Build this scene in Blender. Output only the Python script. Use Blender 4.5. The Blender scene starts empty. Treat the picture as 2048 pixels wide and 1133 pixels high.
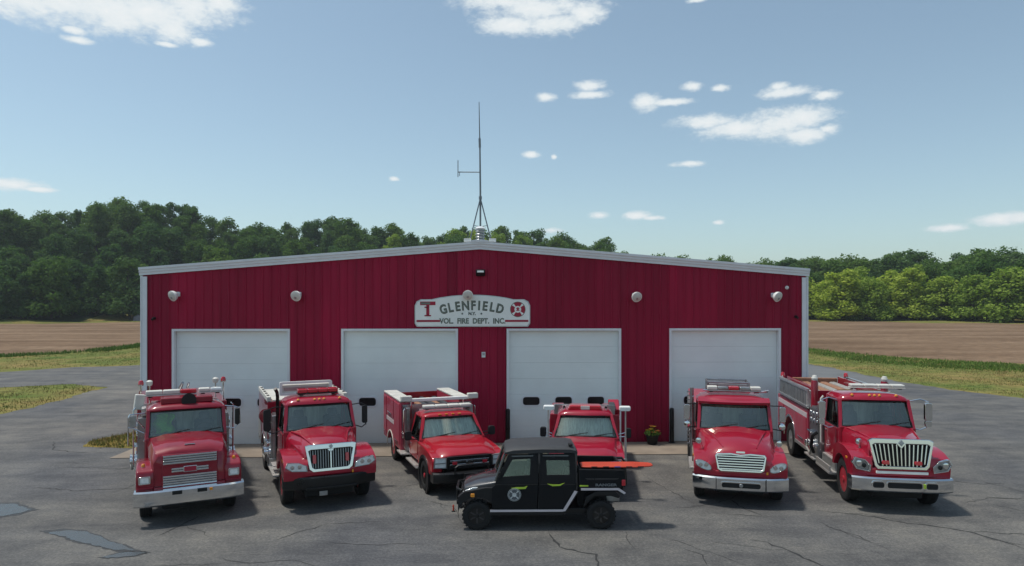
import bpy, bmesh, math, random
from mathutils import Vector, Matrix, noise as mnoise
from math import radians, sin, cos, pi, sqrt, atan2

random.seed(11)
sc = bpy.context.scene
col = sc.collection

# ------------------------------------------------------------------ camera
CAM = Vector((0.30, -25.2, 5.12))
cam_d = bpy.data.cameras.new('camera')
cam = bpy.data.objects.new('camera', cam_d)
col.objects.link(cam)
cam.location = CAM
cam.rotation_euler = (radians(90), 0, radians(-2.0))
cam_d.sensor_width = 36
cam_d.lens = 24.0
cam_d.shift_y = 0.0212
cam_d.clip_end = 6000
sc.camera = cam

# ------------------------------------------------------------------ sky, sun, exposure
SUN_EL, SUN_AZ = radians(69), radians(-80)      # azimuth measured from +y towards +x
sunv = Vector((sin(SUN_AZ) * cos(SUN_EL), cos(SUN_AZ) * cos(SUN_EL), sin(SUN_EL)))
world = bpy.data.worlds.new('World')
sc.world = world
world.use_nodes = True
nt = world.node_tree
nt.nodes.clear()
W = nt.nodes.new
L = nt.links.new
sky = W('ShaderNodeTexSky')
sky.sky_type = 'NISHITA'
sky.sun_disc = False
sky.sun_elevation = SUN_EL
sky.sun_rotation = SUN_AZ
sky.air_density = 1.0
sky.dust_density = 1.0
sky.ozone_density = 1.0
bg_sky = W('ShaderNodeBackground')
bg_sky.inputs['Strength'].default_value = 0.14
hsv = W('ShaderNodeHueSaturation')
hsv.inputs['Saturation'].default_value = 0.80
hsv.inputs['Value'].default_value = 1.0
tint = W('ShaderNodeMix'); tint.data_type = 'RGBA'; tint.blend_type = 'MULTIPLY'; tint.inputs[0].default_value = 1.0
tint.inputs[7].default_value = (.885, .995, .955, 1)
L(sky.outputs['Color'], hsv.inputs['Color'])
L(hsv.outputs['Color'], tint.inputs[6])
L(tint.outputs[2], bg_sky.inputs['Color'])
tc = W('ShaderNodeTexCoord')
sep = W('ShaderNodeSeparateXYZ')
L(tc.outputs['Generated'], sep.inputs[0])
def wm(op, a, b=None, c=None):
    n = W('ShaderNodeMath'); n.operation = op
    for i, s in enumerate((a, b, c)):
        if s is None: continue
        if isinstance(s, (int, float)): n.inputs[i].default_value = s
        else: L(s, n.inputs[i])
    return n.outputs[0]
az = wm('ARCTAN2', sep.outputs[0], sep.outputs[1])
el = wm('ARCSINE', sep.outputs[2])
azel = W('ShaderNodeCombineXYZ')
L(az, azel.inputs[0]); L(el, azel.inputs[1])
# cumulus by compass bearing and height (degrees): bearing, elevation, half width, half height
CLOUDS = [(-33.8, 19.9, 4.76, 1.45), (-31.2, 20.3, 4.39, 1.42), (-28.7, 20.5, 3.93, 1.82), (-25.9, 20.9, 4.14, 2.05), (-23.1, 21.6, 3.76, 1.59), (-24.4, 19.8, 2.13, 1.07), (-21.2, 22.1, 1.84, 1.14), (-27.6, 20.0, 2.19, 1.11), (-30.7, 18.7, 0.89, 0.29), (-30.5, 18.1, 1.1, 0.29), (-24.8, 18.8, 1.0, 0.23), (-22.6, 19.3, 0.96, 0.35), (1.4, 23.9, 4.59, 0.81), (4.3, 23.4, 5.54, 1.06), (1.8, 22.3, 2.99, 0.83), (5.6, 22.4, 3.61, 1.07), (8.1, 22.9, 2.15, 0.98), (17.1, 23.3, 0.99, 0.24), (4.8, 16.9, 1.06, 0.4), (8.5, 17.7, 1.43, 0.52), (8.7, 17.0, 2.0, 0.35), (13.0, 16.2, 1.3, 0.79), (15.0, 16.1, 2.06, 0.3), (16.8, 17.2, 1.08, 0.43), (18.9, 16.9, 0.88, 0.34), (24.0, 16.1, 2.57, 0.5), (26.6, 15.6, 1.28, 0.41), (23.4, 16.6, 0.84, 0.33), (17.8, 14.4, 2.77, 0.7), (20.5, 13.8, 3.91, 0.78), (23.4, 13.8, 3.97, 1.36), (24.9, 14.0, 2.46, 1.09), (25.2, 12.9, 2.45, 0.67), (26.8, 13.2, 0.95, 0.42), (3.6, 12.4, 0.77, 0.32), (5.5, 12.2, 0.29, 0.23), (16.7, 11.3, 1.63, 0.31), (-34.3, 8.1, 1.94, 0.5), (-32.9, 7.9, 1.1, 0.23), (9.3, 7.4, 0.95, 0.33), (12.4, 7.3, 1.4, 0.42), (13.6, 7.1, 1.3, 0.23), (18.8, 6.6, 0.62, 0.23), (5.4, 6.2, 1.15, 0.29), (37.4, 5.8, 1.6, 0.51), (38.7, 5.8, 1.24, 0.46), (34.5, 5.4, 1.37, 0.32), (-7.8, 10.3, 0.52, 0.23)]
crnd = random.Random(5)
for k in range(20):                                     # unseen cumulus round the compass, added larger overhead for windshields to reflect
    b = crnd.uniform(45, 315); e = crnd.uniform(10, 72); w = crnd.uniform(3, 8) * (1 if e < 40 else 2.2)
    CLOUDS.append((b if b <= 180 else b - 360, e, w, w * crnd.uniform(.2, .4)))
cur = None
for b, e, w, h in CLOUDS:
    s2 = W('ShaderNodeVectorMath'); s2.operation = 'MULTIPLY_ADD'
    L(azel.outputs[0], s2.inputs[0]); s2.inputs[1].default_value = (1 / radians(w), 1 / radians(h), 0); s2.inputs[2].default_value = (-b / w, -e / h, 0)
    s3 = W('ShaderNodeVectorMath'); s3.operation = 'LENGTH'
    L(s2.outputs[0], s3.inputs[0])
    cur = s3.outputs['Value'] if cur is None else wm('MINIMUM', cur, s3.outputs['Value'])
mp = W('ShaderNodeMapping')
L(tc.outputs['Generated'], mp.inputs[0]); mp.inputs['Scale'].default_value = (1, 1, 1.9)
def wnoise(scale, detail, rough):
    n = W('ShaderNodeTexNoise'); n.inputs['Scale'].default_value = scale
    n.inputs['Detail'].default_value = detail; n.inputs['Roughness'].default_value = rough
    L(mp.outputs[0], n.inputs['Vector']); return n.outputs['Fac']
n1 = wnoise(22, 6, .62)
n2 = wnoise(95, 4, .68)
dens = wm('SUBTRACT', 1.0, cur)
dens = wm('ADD', dens, wm('MULTIPLY', wm('SUBTRACT', n1, .5), 1.5))
dens = wm('ADD', dens, wm('MULTIPLY', wm('SUBTRACT', n2, .5), .85))
mr = W('ShaderNodeMapRange'); mr.interpolation_type = 'SMOOTHSTEP'
L(dens, mr.inputs['Value']); mr.inputs['From Min'].default_value = -.15; mr.inputs['From Max'].default_value = .68
near = W('ShaderNodeMapRange')                          # no wisps far away from a cloud
L(cur, near.inputs['Value']); near.inputs['From Min'].default_value = 1.2; near.inputs['From Max'].default_value = 1.7
near.inputs['To Min'].default_value = 1; near.inputs['To Max'].default_value = 0
cmask = wm('MULTIPLY', mr.outputs[0], near.outputs[0])
ccol = W('ShaderNodeMix'); ccol.data_type = 'RGBA'
mr2 = W('ShaderNodeMapRange'); L(dens, mr2.inputs['Value'])
mr2.inputs['From Min'].default_value = .4; mr2.inputs['From Max'].default_value = 1.4
L(mr2.outputs[0], ccol.inputs[0])
ccol.inputs[6].default_value = (.80, .87, .90, 1); ccol.inputs[7].default_value = (.98, .99, .98, 1)
bg_c = W('ShaderNodeBackground'); L(ccol.outputs[2], bg_c.inputs['Color']); bg_c.inputs['Strength'].default_value = .97
mixw = W('ShaderNodeMixShader')
L(wm('MULTIPLY', cmask, .94), mixw.inputs[0]); L(bg_sky.outputs[0], mixw.inputs[1]); L(bg_c.outputs[0], mixw.inputs[2])
world.cycles.sampling_method = 'MANUAL'; world.cycles.sample_map_resolution = 512
wout = W('ShaderNodeOutputWorld'); L(mixw.outputs[0], wout.inputs['Surface'])

sun_d = bpy.data.lights.new('sun', 'SUN')
sun_d.energy = 3.0
sun_d.angle = radians(5)
sun_d.color = (1.0, .95, .87)
sun = bpy.data.objects.new('sun', sun_d)
col.objects.link(sun)
sun.location = (-30, 10, 60)
sun.rotation_euler = (-sunv).to_track_quat('-Z', 'Y').to_euler()

sc.view_settings.view_transform = 'Standard'
sc.view_settings.look = 'None'
sc.view_settings.gamma = 1
sc.view_settings.use_curve_mapping = False
sc.view_settings.exposure = 0.0
sc.render.engine = 'CYCLES'
sc.cycles.max_bounces = 4
sc.cycles.transparent_max_bounces = 8

# ------------------------------------------------------------------ materials
def nodes_of(m):
    m.use_nodes = True
    t = m.node_tree
    t.nodes.clear()
    return t
def noise_node(t, scale, detail=4, rough=.55, stretch=None, coord='Object'):
    c = t.nodes.new('ShaderNodeTexCoord')
    src = c.outputs[coord]
    if stretch:
        m = t.nodes.new('ShaderNodeMapping'); m.inputs['Scale'].default_value = stretch
        t.links.new(src, m.inputs[0]); src = m.outputs[0]
    n = t.nodes.new('ShaderNodeTexNoise')
    n.inputs['Scale'].default_value = scale; n.inputs['Detail'].default_value = detail; n.inputs['Roughness'].default_value = rough
    t.links.new(src, n.inputs['Vector'])
    return n.outputs['Fac']
def ramp(t, fac, stops):
    r = t.nodes.new('ShaderNodeValToRGB')
    e = r.color_ramp.elements
    while len(e) < len(stops): e.new(.5)
    for k, (p, c) in enumerate(stops):
        e[k].position = p; e[k].color = (c[0], c[1], c[2], 1)
    t.links.new(fac, r.inputs[0])
    return r.outputs[0]
def mixc(t, fac, a, b, mode='MIX'):
    m = t.nodes.new('ShaderNodeMix'); m.data_type = 'RGBA'; m.blend_type = mode
    for s, i in ((fac, 0), (a, 6), (b, 7)):
        if isinstance(s, (int, float)): m.inputs[i].default_value = s
        elif isinstance(s, tuple): m.inputs[i].default_value = (s[0], s[1], s[2], 1)
        else: t.links.new(s, m.inputs[i])
    return m.outputs[2]
def pmat(name, c, rough=.5, metal=0.0, var=.12, scale=2.5, bump=0.0, bscale=60, coat=0.0, spec=.5, rvar=.1, stretch=None, emit=None):
    m = bpy.data.materials.new(name)
    t = nodes_of(m)
    out = t.nodes.new('ShaderNodeOutputMaterial')
    b = t.nodes.new('ShaderNodeBsdfPrincipled')
    t.links.new(b.outputs[0], out.inputs[0])
    f = noise_node(t, scale, 5, .6, stretch)
    lo = tuple(max(0, x * (1 - var)) for x in c); hi = tuple(min(1, x * (1 + var)) for x in c)
    t.links.new(ramp(t, f, [(.3, lo), (.7, hi)]), b.inputs['Base Color'])
    mrn = t.nodes.new('ShaderNodeMapRange')
    t.links.new(f, mrn.inputs[0]); mrn.inputs[1].default_value = .3; mrn.inputs[2].default_value = .7
    mrn.inputs[3].default_value = max(.02, rough - rvar); mrn.inputs[4].default_value = min(1, rough + rvar)
    t.links.new(mrn.outputs[0], b.inputs['Roughness'])
    b.inputs['Metallic'].default_value = metal
    b.inputs['Specular IOR Level'].default_value = spec
    b.inputs['Coat Weight'].default_value = coat
    b.inputs['Coat Roughness'].default_value = .03
    if bump:
        bn = t.nodes.new('ShaderNodeBump'); bn.inputs['Strength'].default_value = bump; bn.inputs['Distance'].default_value = .02
        t.links.new(noise_node(t, bscale, 4), bn.inputs['Height']); t.links.new(bn.outputs[0], b.inputs['Normal'])
    if emit:
        b.inputs['Emission Color'].default_value = (*c, 1); b.inputs['Emission Strength'].default_value = emit
    return m
def glass_mat(name, tint=(.5, .56, .53), base=.12, rough=.02):
    m = bpy.data.materials.new(name)
    t = nodes_of(m)
    out = t.nodes.new('ShaderNodeOutputMaterial')
    tr = t.nodes.new('ShaderNodeBsdfTransparent'); tr.inputs[0].default_value = (*tint, 1)
    gl = t.nodes.new('ShaderNodeBsdfGlossy'); gl.inputs['Roughness'].default_value = rough
    t.links.new(ramp(t, noise_node(t, 1.6, 4, .6, (1, 1, .4)), [(.3, (.66, .72, .62)), (.7, (.95, .98, .86))]), gl.inputs['Color'])
    fr = t.nodes.new('ShaderNodeFresnel'); fr.inputs[0].default_value = 1.52
    ad = t.nodes.new('ShaderNodeMath'); ad.operation = 'ADD'; ad.use_clamp = True
    t.links.new(fr.outputs[0], ad.inputs[0]); ad.inputs[1].default_value = base
    mx = t.nodes.new('ShaderNodeMixShader')
    t.links.new(ad.outputs[0], mx.inputs[0]); t.links.new(tr.outputs[0], mx.inputs[1]); t.links.new(gl.outputs[0], mx.inputs[2])
    t.links.new(mx.outputs[0], out.inputs[0])
    return m

M = {}
M['red'] = pmat('fire_red_paint', (.32, .005, .024), .36, var=.10, scale=1.6, coat=1.0, spec=.2)
M['red_old'] = pmat('older_red_paint', (.24, .0042, .018), .4, var=.16, scale=2.2, coat=.9, spec=.2)
M['red_bright'] = pmat('bright_red_paint', (.38, .006, .017), .36, var=.08, scale=1.4, coat=1.0, spec=.2)
M['red_side'] = pmat('pinkish_red_body_panel', (.42, .04, .075), .4, var=.1, coat=.3)  # pinker, paler red than the cab paint
M['chrome'] = pmat('chrome', (.72, .73, .74), .10, 1.0, .06, 3, rvar=.05)
M['alu'] = pmat('brushed_aluminium', (.55, .56, .56), .38, .9, .12, 6, rvar=.08)
M['plate'] = pmat('diamond_plate', (.62, .60, .57), .42, .7, .18, 30, bump=.5, bscale=45)
M['stain'] = pmat('stainless_panel', (.36, .37, .38), .35, .9, .2, 4)
M['white'] = pmat('white_paint', (.80, .80, .78), .42, var=.06)
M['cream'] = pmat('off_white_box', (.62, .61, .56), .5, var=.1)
M['black'] = pmat('black_plastic', (.007, .007, .0085), .5, var=.3, spec=.4)
M['blacksat'] = pmat('black_satin_metal', (.009, .009, .01), .35, .2, var=.3)
M['dark'] = pmat('dark_cavity', (.01, .01, .011), .8, var=.3)
M['rubber'] = pmat('tyre_rubber', (.009, .009, .0095), .85, var=.35, scale=9, bump=.3, bscale=50)
M['seat'] = pmat('grey_vinyl_seat', (.045, .05, .06), .7, var=.3)
M['dash'] = pmat('dashboard_plastic', (.10, .105, .10), .6, var=.2)
M['liner'] = pmat('pale_cab_liner', (.66, .69, .65), .8, var=.35, scale=3, stretch=(2.5, 1, .4))  # pale streaky tone stands in for light through a rear window
M['lens'] = pmat('clear_lens', (.82, .85, .85), .12, .1, .12, 12, coat=1.0)
M['amber'] = pmat('amber_lens', (.75, .28, .02), .2, var=.1, coat=.6)
M['redlens'] = pmat('red_lens', (.5, .015, .03), .18, var=.1, coat=.8)
M['bluelens'] = pmat('blue_lens', (.05, .09, .35), .2, var=.1, coat=.6)
M['rimred'] = pmat('red_wheel_rim', (.38, .02, .035), .35, var=.15, scale=6)
M['rimgrey'] = pmat('grey_wheel_rim', (.34, .34, .34), .4, .6, .2, 6)
M['hose'] = pmat('grey_hose', (.3, .29, .27), .8, var=.3, scale=14)
M['strap'] = pmat('tan_hose_canvas', (.3, .15, .09), .9, var=.25, scale=9)
M['gauge'] = pmat('gauge_face', (.6, .6, .58), .3)
M['orange'] = pmat('orange_plastic', (.52, .055, .022), .45, var=.08)
M['lime'] = pmat('lime_accent', (.42, .6, .05), .5, var=.06)
M['canvas'] = pmat('black_canvas', (.0062, .0068, .0085), .7, var=.35, scale=3, bump=.6, bscale=5, spec=.25)
M['canvas_top'] = pmat('charcoal_roof_cover', (.036, .038, .042), .65, var=.2, scale=4, bump=.2, bscale=14)
M['utv'] = pmat('graphite_utv_body', (.03, .03, .034), .3, .2, var=.2, coat=1.0)
M['stripe'] = pmat('pale_reflective_stripe', (.62, .56, .58), .5, var=.08)
M['decal'] = pmat('grey_white_decal', (.55, .57, .57), .5, var=.15, scale=9)
M['decal_dk'] = pmat('dark_decal_print', (.09, .1, .11), .55)
M['hivis'] = pmat('hi_vis_green_cloth', (.18, .62, .06), .8, var=.25, scale=6)
M['glass_a'] = glass_mat('windshield_glass', (.86, .92, .87), .18)
M['glass_b'] = glass_mat('bright_windshield_glass', (.84, .90, .85), .16, .04)
M['glass_s'] = glass_mat('side_glass', (.22, .26, .25), .06)
M['glass_d'] = glass_mat('dark_door_glass', (.05, .05, .06), .03)
M['glass_u'] = glass_mat('thin_utv_window', (.72, .76, .72), .05)
M['silver'] = pmat('pale_windshield_reflection', (.62, .70, .64), .5, .1, var=.35, scale=5, stretch=(4, 1, .6))  # windshield reflection painted as a pale streaked colour

# ------------------------------------------------------------------ mesh builder
class MB:
    def __init__(s): s.v = []; s.f = []
    def add(s, verts, faces):
        o = len(s.v)
        s.v += [tuple(v) for v in verts]
        s.f += [tuple(i + o for i in f) for f in faces]
        return s
    def box(s, c, d, rot=None):
        x, y, z = (k / 2 for k in d)
        vs = [Vector(p) for p in ((-x, -y, -z), (x, -y, -z), (x, y, -z), (-x, y, -z), (-x, -y, z), (x, -y, z), (x, y, z), (-x, y, z))]
        if rot:
            R = Matrix.Rotation(rot[2], 3, 'Z') @ Matrix.Rotation(rot[1], 3, 'Y') @ Matrix.Rotation(rot[0], 3, 'X')
            vs = [R @ v for v in vs]
        c = Vector(c)
        return s.add([v + c for v in vs], [(0, 3, 2, 1), (4, 5, 6, 7), (0, 1, 5, 4), (1, 2, 6, 5), (2, 3, 7, 6), (3, 0, 4, 7)])
    def prism(s, poly, ax, a, b):
        n = len(poly)
        def P(p, q):
            return {'x': (q, p[0], p[1]), 'y': (p[0], q, p[1]), 'z': (p[0], p[1], q)}[ax]
        vs = [P(p, a) for p in poly] + [P(p, b) for p in poly]
        fs = [tuple(range(n)), tuple(range(2 * n - 1, n - 1, -1))] + [(i, i + n, (i + 1) % n + n, (i + 1) % n) for i in range(n)]
        return s.add(vs, fs)
    def frame(s, outer, inner, ax, a, b):
        n = len(outer)
        def P(p, q):
            return {'x': (q, p[0], p[1]), 'y': (p[0], q, p[1]), 'z': (p[0], p[1], q)}[ax]
        vs = [P(p, a) for p in outer] + [P(p, a) for p in inner] + [P(p, b) for p in outer] + [P(p, b) for p in inner]
        fs = []
        for i in range(n):
            j = (i + 1) % n
            fs += [(i, j, j + n, i + n), (i + 2 * n, i + 3 * n, j + 3 * n, j + 2 * n), (i, i + 2 * n, j + 2 * n, j), (i + n, j + n, j + 3 * n, i + 3 * n)]
        return s.add(vs, fs)
    def loft(s, rings, closed=True, cap=True):
        n = len(rings[0]); vs = [p for r in rings for p in r]; fs = []
        for k in range(len(rings) - 1):
            for i in range(n if closed else n - 1):
                j = (i + 1) % n
                fs.append((k * n + i, k * n + j, (k + 1) * n + j, (k + 1) * n + i))
        if cap and closed:
            fs += [tuple(range(n)), tuple(range((len(rings) - 1) * n, len(rings) * n))[::-1]]
        return s.add(vs, fs)
    def tube(s, pts, r, n=8, cap=True):
        pts = [Vector(p) for p in pts]; rings = []
        rs = r if isinstance(r, (list, tuple)) else [r] * len(pts)
        up = None
        for i, p in enumerate(pts):
            d = (pts[min(i + 1, len(pts) - 1)] - pts[max(i - 1, 0)]).normalized()
            if up is None:
                up = d.cross(Vector((0, 0, 1)))
                if up.length < .1: up = d.cross(Vector((0, 1, 0)))
            up = (up - d * up.dot(d)).normalized(); w = d.cross(up)
            rings.append([p + (up * cos(2 * pi * k / n) + w * sin(2 * pi * k / n)) * rs[i] for k in range(n)])
        return s.loft(rings, True, cap)
    def lathe(s, prof, ax, c, n=24, close=False):
        rings = []
        for r, h in prof:
            ring = []
            for k in range(n):
                a = 2 * pi * k / n; u, w = r * cos(a), r * sin(a)
                ring.append({'x': (c[0] + h, c[1] + u, c[2] + w), 'y': (c[0] + u, c[1] + h, c[2] + w), 'z': (c[0] + u, c[1] + w, c[2] + h)}[ax])
            rings.append(ring)
        if close: rings.append(rings[0])
        return s.loft(rings, True, not close)
    def grid(s, fn, nu, nv):
        vs = [fn(i / nu, j / nv) for j in range(nv + 1) for i in range(nu + 1)]
        fs = [(j * (nu + 1) + i, j * (nu + 1) + i + 1, (j + 1) * (nu + 1) + i + 1, (j + 1) * (nu + 1) + i) for j in range(nv) for i in range(nu)]
        return s.add(vs, fs)
    def xf(s, m):
        s.v = [tuple(m @ Vector(v)) for v in s.v]; return s
    def mesh(s, name, mat, smooth=True, angle=38, recalc=True):
        me = bpy.data.meshes.new(name)
        me.from_pydata(s.v, [], s.f)
        bm = bmesh.new(); bm.from_mesh(me)
        if recalc: bmesh.ops.remove_doubles(bm, verts=bm.verts, dist=1e-5); bmesh.ops.recalc_face_normals(bm, faces=bm.faces)
        if smooth:
            for f in bm.faces: f.smooth = True
            th = radians(angle)
            for e in bm.edges:
                if len(e.link_faces) == 2 and e.calc_face_angle(0) > th: e.smooth = False
        bm.to_mesh(me); bm.free()
        if mat: me.materials.append(mat)
        return me
    def build(s, name, mat, parent=None, bevel=0, seg=2, smooth=True, angle=38, loc=None, rot=None, subsurf=0, solid=0):
        me = s.mesh(name, mat, smooth, angle if not bevel else 180)
        o = bpy.data.objects.new(name, me)
        col.objects.link(o)
        if parent: o.parent = parent
        if loc: o.location = loc
        if rot: o.rotation_euler = rot
        if solid:
            m = o.modifiers.new('thickness', 'SOLIDIFY'); m.thickness = solid; m.offset = 0
        if subsurf:
            m = o.modifiers.new('subsurf', 'SUBSURF'); m.levels = m.render_levels = subsurf
        if bevel:
            m = o.modifiers.new('bevel', 'BEVEL'); m.width = bevel; m.segments = seg; m.limit_method = 'ANGLE'; m.angle_limit = radians(40); m.harden_normals = True
        return o
def box(name, c, d, mat, parent=None, bevel=0, rot=None, seg=2):
    return MB().box(c, d, rot).build(name, mat, parent, bevel, seg)
def tag(o, label=None, cat=None, group=None, kind=None):
    if label: o['label'] = label
    if cat: o['category'] = cat
    if group: o['group'] = group
    if kind: o['kind'] = kind
    return o
def thing(name, label, cat, loc=(0, 0, 0), rz=0, group=None):
    o = bpy.data.objects.new(name, None); col.objects.link(o)
    o.location = loc; o.rotation_euler = (0, 0, rz); o.empty_display_size = .3
    return tag(o, label, cat, group)
def copy_tree(o, parent=None):
    c = o.copy(); col.objects.link(c); c.parent = parent
    for ch in list(o.children): copy_tree(ch, c)
    return c
def text(body, size, name, mat, parent, loc, rot=(pi / 2, 0, 0), ext=.004, bold=0.0, sx=1.0):
    cu = bpy.data.curves.new(name, 'FONT')
    cu.body = body; cu.size = size; cu.extrude = ext; cu.offset = bold; cu.align_x = 'CENTER'; cu.align_y = 'CENTER'; cu.resolution_u = 3
    t = bpy.data.objects.new('tmp_text', cu); col.objects.link(t)
    bpy.context.view_layer.update()
    me = bpy.data.meshes.new_from_object(t.evaluated_get(bpy.context.evaluated_depsgraph_get()))
    bpy.data.objects.remove(t); bpy.data.curves.remove(cu)
    me.name = name; me.materials.clear(); me.materials.append(mat)
    o = bpy.data.objects.new(name, me); col.objects.link(o)
    o.parent = parent; o.location = loc; o.rotation_euler = rot; o.scale = (sx, 1, 1)
    return o
def rrect(w, h, r, n=4, cx=0, cy=0):
    p = []
    for sx, sy, a0 in ((1, 1, 0), (-1, 1, 90), (-1, -1, 180), (1, -1, 270)):
        for k in range(n + 1):
            a = radians(a0 + 90 * k / n)
            p.append((cx + sx * (w / 2 - r) + r * cos(a), cy + sy * (h / 2 - r) + r * sin(a)))
    return p
# ------------------------------------------------------------------ ground, field, pavement
def ss(a, b, x):
    t = max(0.0, min(1.0, (x - a) / (b - a))); return t * t * (3 - 2 * t)
SKYL = [(-300, 440), (-100, 432), (0, 428), (100, 438), (150, 420), (280, 398), (340, 410), (400, 433), (470, 455), (540, 455), (700, 445), (750, 465), (780, 452), (860, 477),
        (930, 457), (1050, 466), (1120, 476), (1200, 483), (1250, 506), (1300, 530), (1400, 526), (1500, 528), (1560, 516), (1640, 526), (1780, 518), (2048, 514), (2400, 520)]
CREST = []
for p, y in SKYL:
    a = math.atan((p - 1024) / 1365.) + radians(2)
    CREST.append((a, 5.12 + (610 - y) / 1365. * 330 * cos(a) - 15.0))
def crest(a):
    if a <= CREST[0][0]: return CREST[0][1]
    for (a0, h0), (a1, h1) in zip(CREST, CREST[1:]):
        if a <= a1: return h0 + (h1 - h0) * (a - a0) / (a1 - a0)
    return CREST[-1][1]
def terrain(x, y):
    dx, dy = x - CAM.x, y - CAM.y
    r = sqrt(dx * dx + dy * dy)
    a = atan2(dx, dy)
    if abs(a) > 1.6: return 0.0
    fade = 1 - ss(.9, 1.5, abs(a))
    return crest(a) * ss(236, 335, r) * fade * (1 - .7 * ss(360, 700, r))

def leafy_ground(name, c0, c1, c2, sc1, sc2, bump=.3, stretch=None):
    m = bpy.data.materials.new(name); t = nodes_of(m)
    out = t.nodes.new('ShaderNodeOutputMaterial'); b = t.nodes.new('ShaderNodeBsdfPrincipled')
    b.inputs['Roughness'].default_value = .95; b.inputs['Specular IOR Level'].default_value = .1
    f1 = noise_node(t, sc1, 6, .65, stretch); f2 = noise_node(t, sc2, 5, .7, stretch)
    a = ramp(t, f1, [(.36, c0), (.52, c1), (.68, c2)])
    k = ramp(t, f2, [(.3, (.5, .5, .5)), (.7, (1.38, 1.36, 1.32))])
    t.links.new(mixc(t, 1.0, a, k, 'MULTIPLY'), b.inputs['Base Color'])
    bn = t.nodes.new('ShaderNodeBump'); bn.inputs['Strength'].default_value = bump; bn.inputs['Distance'].default_value = .1
    t.links.new(f2, bn.inputs['Height']); t.links.new(bn.outputs[0], b.inputs['Normal'])
    t.links.new(b.outputs[0], out.inputs[0])
    return m
M['grass'] = leafy_ground('rough_grass', (.25, .19, .07), (.17, .175, .05), (.085, .135, .028), .16, 1.4)
M['field'] = leafy_ground('ploughed_soil', (.145, .092, .056), (.21, .14, .09), (.285, .20, .132), .06, 1.1, .9, (.6, 1.9, 1))
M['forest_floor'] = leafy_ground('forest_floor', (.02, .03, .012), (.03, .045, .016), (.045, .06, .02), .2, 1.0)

def asphalt_material():
    m = bpy.data.materials.new('old_asphalt'); t = nodes_of(m)
    out = t.nodes.new('ShaderNodeOutputMaterial'); b = t.nodes.new('ShaderNodeBsdfPrincipled')
    big = noise_node(t, .11, 4, .55)
    mid = noise_node(t, .8, 6, .7)
    strk = noise_node(t, .35, 5, .7, (.5, 2.4, 1))
    fine = noise_node(t, 16, 5, .85)
    base = ramp(t, big, [(.35, (.096, .098, .105)), (.5, (.122, .120, .116)), (.66, (.148, .142, .132))])
    k1 = ramp(t, mid, [(.3, (.62, .63, .66)), (.5, (1, 1, 1)), (.7, (1.34, 1.31, 1.24))])
    k2 = ramp(t, fine, [(.3, (.5, .5, .5)), (.52, (1.0, 1.0, 1.0)), (.72, (1.75, 1.7, 1.6))])
    k3 = ramp(t, strk, [(.35, (.72, .72, .74)), (.65, (1.18, 1.16, 1.12))])
    c = mixc(t, 1.0, mixc(t, 1.0, mixc(t, 1.0, base, k1, 'MULTIPLY'), k2, 'MULTIPLY'), k3, 'MULTIPLY')
    t.links.new(c, b.inputs['Base Color'])
    b.inputs['Roughness'].default_value = .82; b.inputs['Specular IOR Level'].default_value = .35
    bn = t.nodes.new('ShaderNodeBump'); bn.inputs['Strength'].default_value = .5; bn.inputs['Distance'].default_value = .012
    t.links.new(fine, bn.inputs['Height']); t.links.new(bn.outputs[0], b.inputs['Normal'])
    t.links.new(b.outputs[0], out.inputs[0])
    return m
M['asphalt'] = asphalt_material()
M['crack'] = pmat('crack_shadow_dirt', (.03, .03, .03), .95, var=.4, scale=8)
M['concrete'] = pmat('apron_concrete', (.25, .205, .16), .85, var=.22, scale=.9, bump=.2, bscale=40)

# the ground sheet, rising into the wooded hills
gm = MB()
xs = [-1600, -1100, -850] + [-700 + 20 * k for k in range(71)] + [850, 1100, 1600]
ys = [-500, -200] + [-60 + 20 * k for k in range(42)] + [1000, 1500]
gv = [(x, y, terrain(x, y) - .012) for y in ys for x in xs]
nx = len(xs)
gm.add(gv, [(j * nx + i, j * nx + i + 1, (j + 1) * nx + i + 1, (j + 1) * nx + i) for j in range(len(ys) - 1) for i in range(nx - 1)])
ground = tag(gm.build('ground', M['grass']), kind='structure')
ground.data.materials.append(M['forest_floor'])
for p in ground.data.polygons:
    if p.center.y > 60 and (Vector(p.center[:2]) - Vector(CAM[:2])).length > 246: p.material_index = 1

def flat_poly(name, pts, z, mat, jit=0.0, step=1.0, seed=1, kind='structure', parent=None, th=0):
    rnd = random.Random(seed); P = []
    n = len(pts)
    for i in range(n):
        a, b = Vector(pts[i]), Vector(pts[(i + 1) % n]); k = max(1, int((b - a).length / step)) if jit else 1
        d = (b - a); nrm = Vector((-d.y, d.x)).normalized() if d.length else Vector((0, 0))
        for q in range(k):
            p = a + d * q / k
            o = nrm * jit * (mnoise.noise(Vector((p.x * .35, p.y * .35, seed))) * 1.6 + rnd.uniform(-.35, .35)) if jit else Vector((0, 0))
            P.append(p + o)
    bm = bmesh.new()
    f = bm.faces.new([bm.verts.new((p.x, p.y, z)) for p in P])
    if f.normal.z < 0 or True:
        bm.normal_update()
        if f.normal.z < 0: f.normal_flip()
    if th:
        r = bmesh.ops.extrude_face_region(bm, geom=[f])
        for v in [g for g in r['geom'] if isinstance(g, bmesh.types.BMVert)]: v.co.z -= 0
        for v in f.verts: v.co.z -= th
    bmesh.ops.triangulate(bm, faces=bm.faces[:])
    bmesh.ops.recalc_face_normals(bm, faces=bm.faces[:])
    me = bpy.data.meshes.new(name); bm.to_mesh(me); bm.free(); me.materials.append(mat)
    o = bpy.data.objects.new(name, me); col.objects.link(o)
    if parent: o.parent = parent
    elif kind: o['kind'] = kind
    return o
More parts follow.
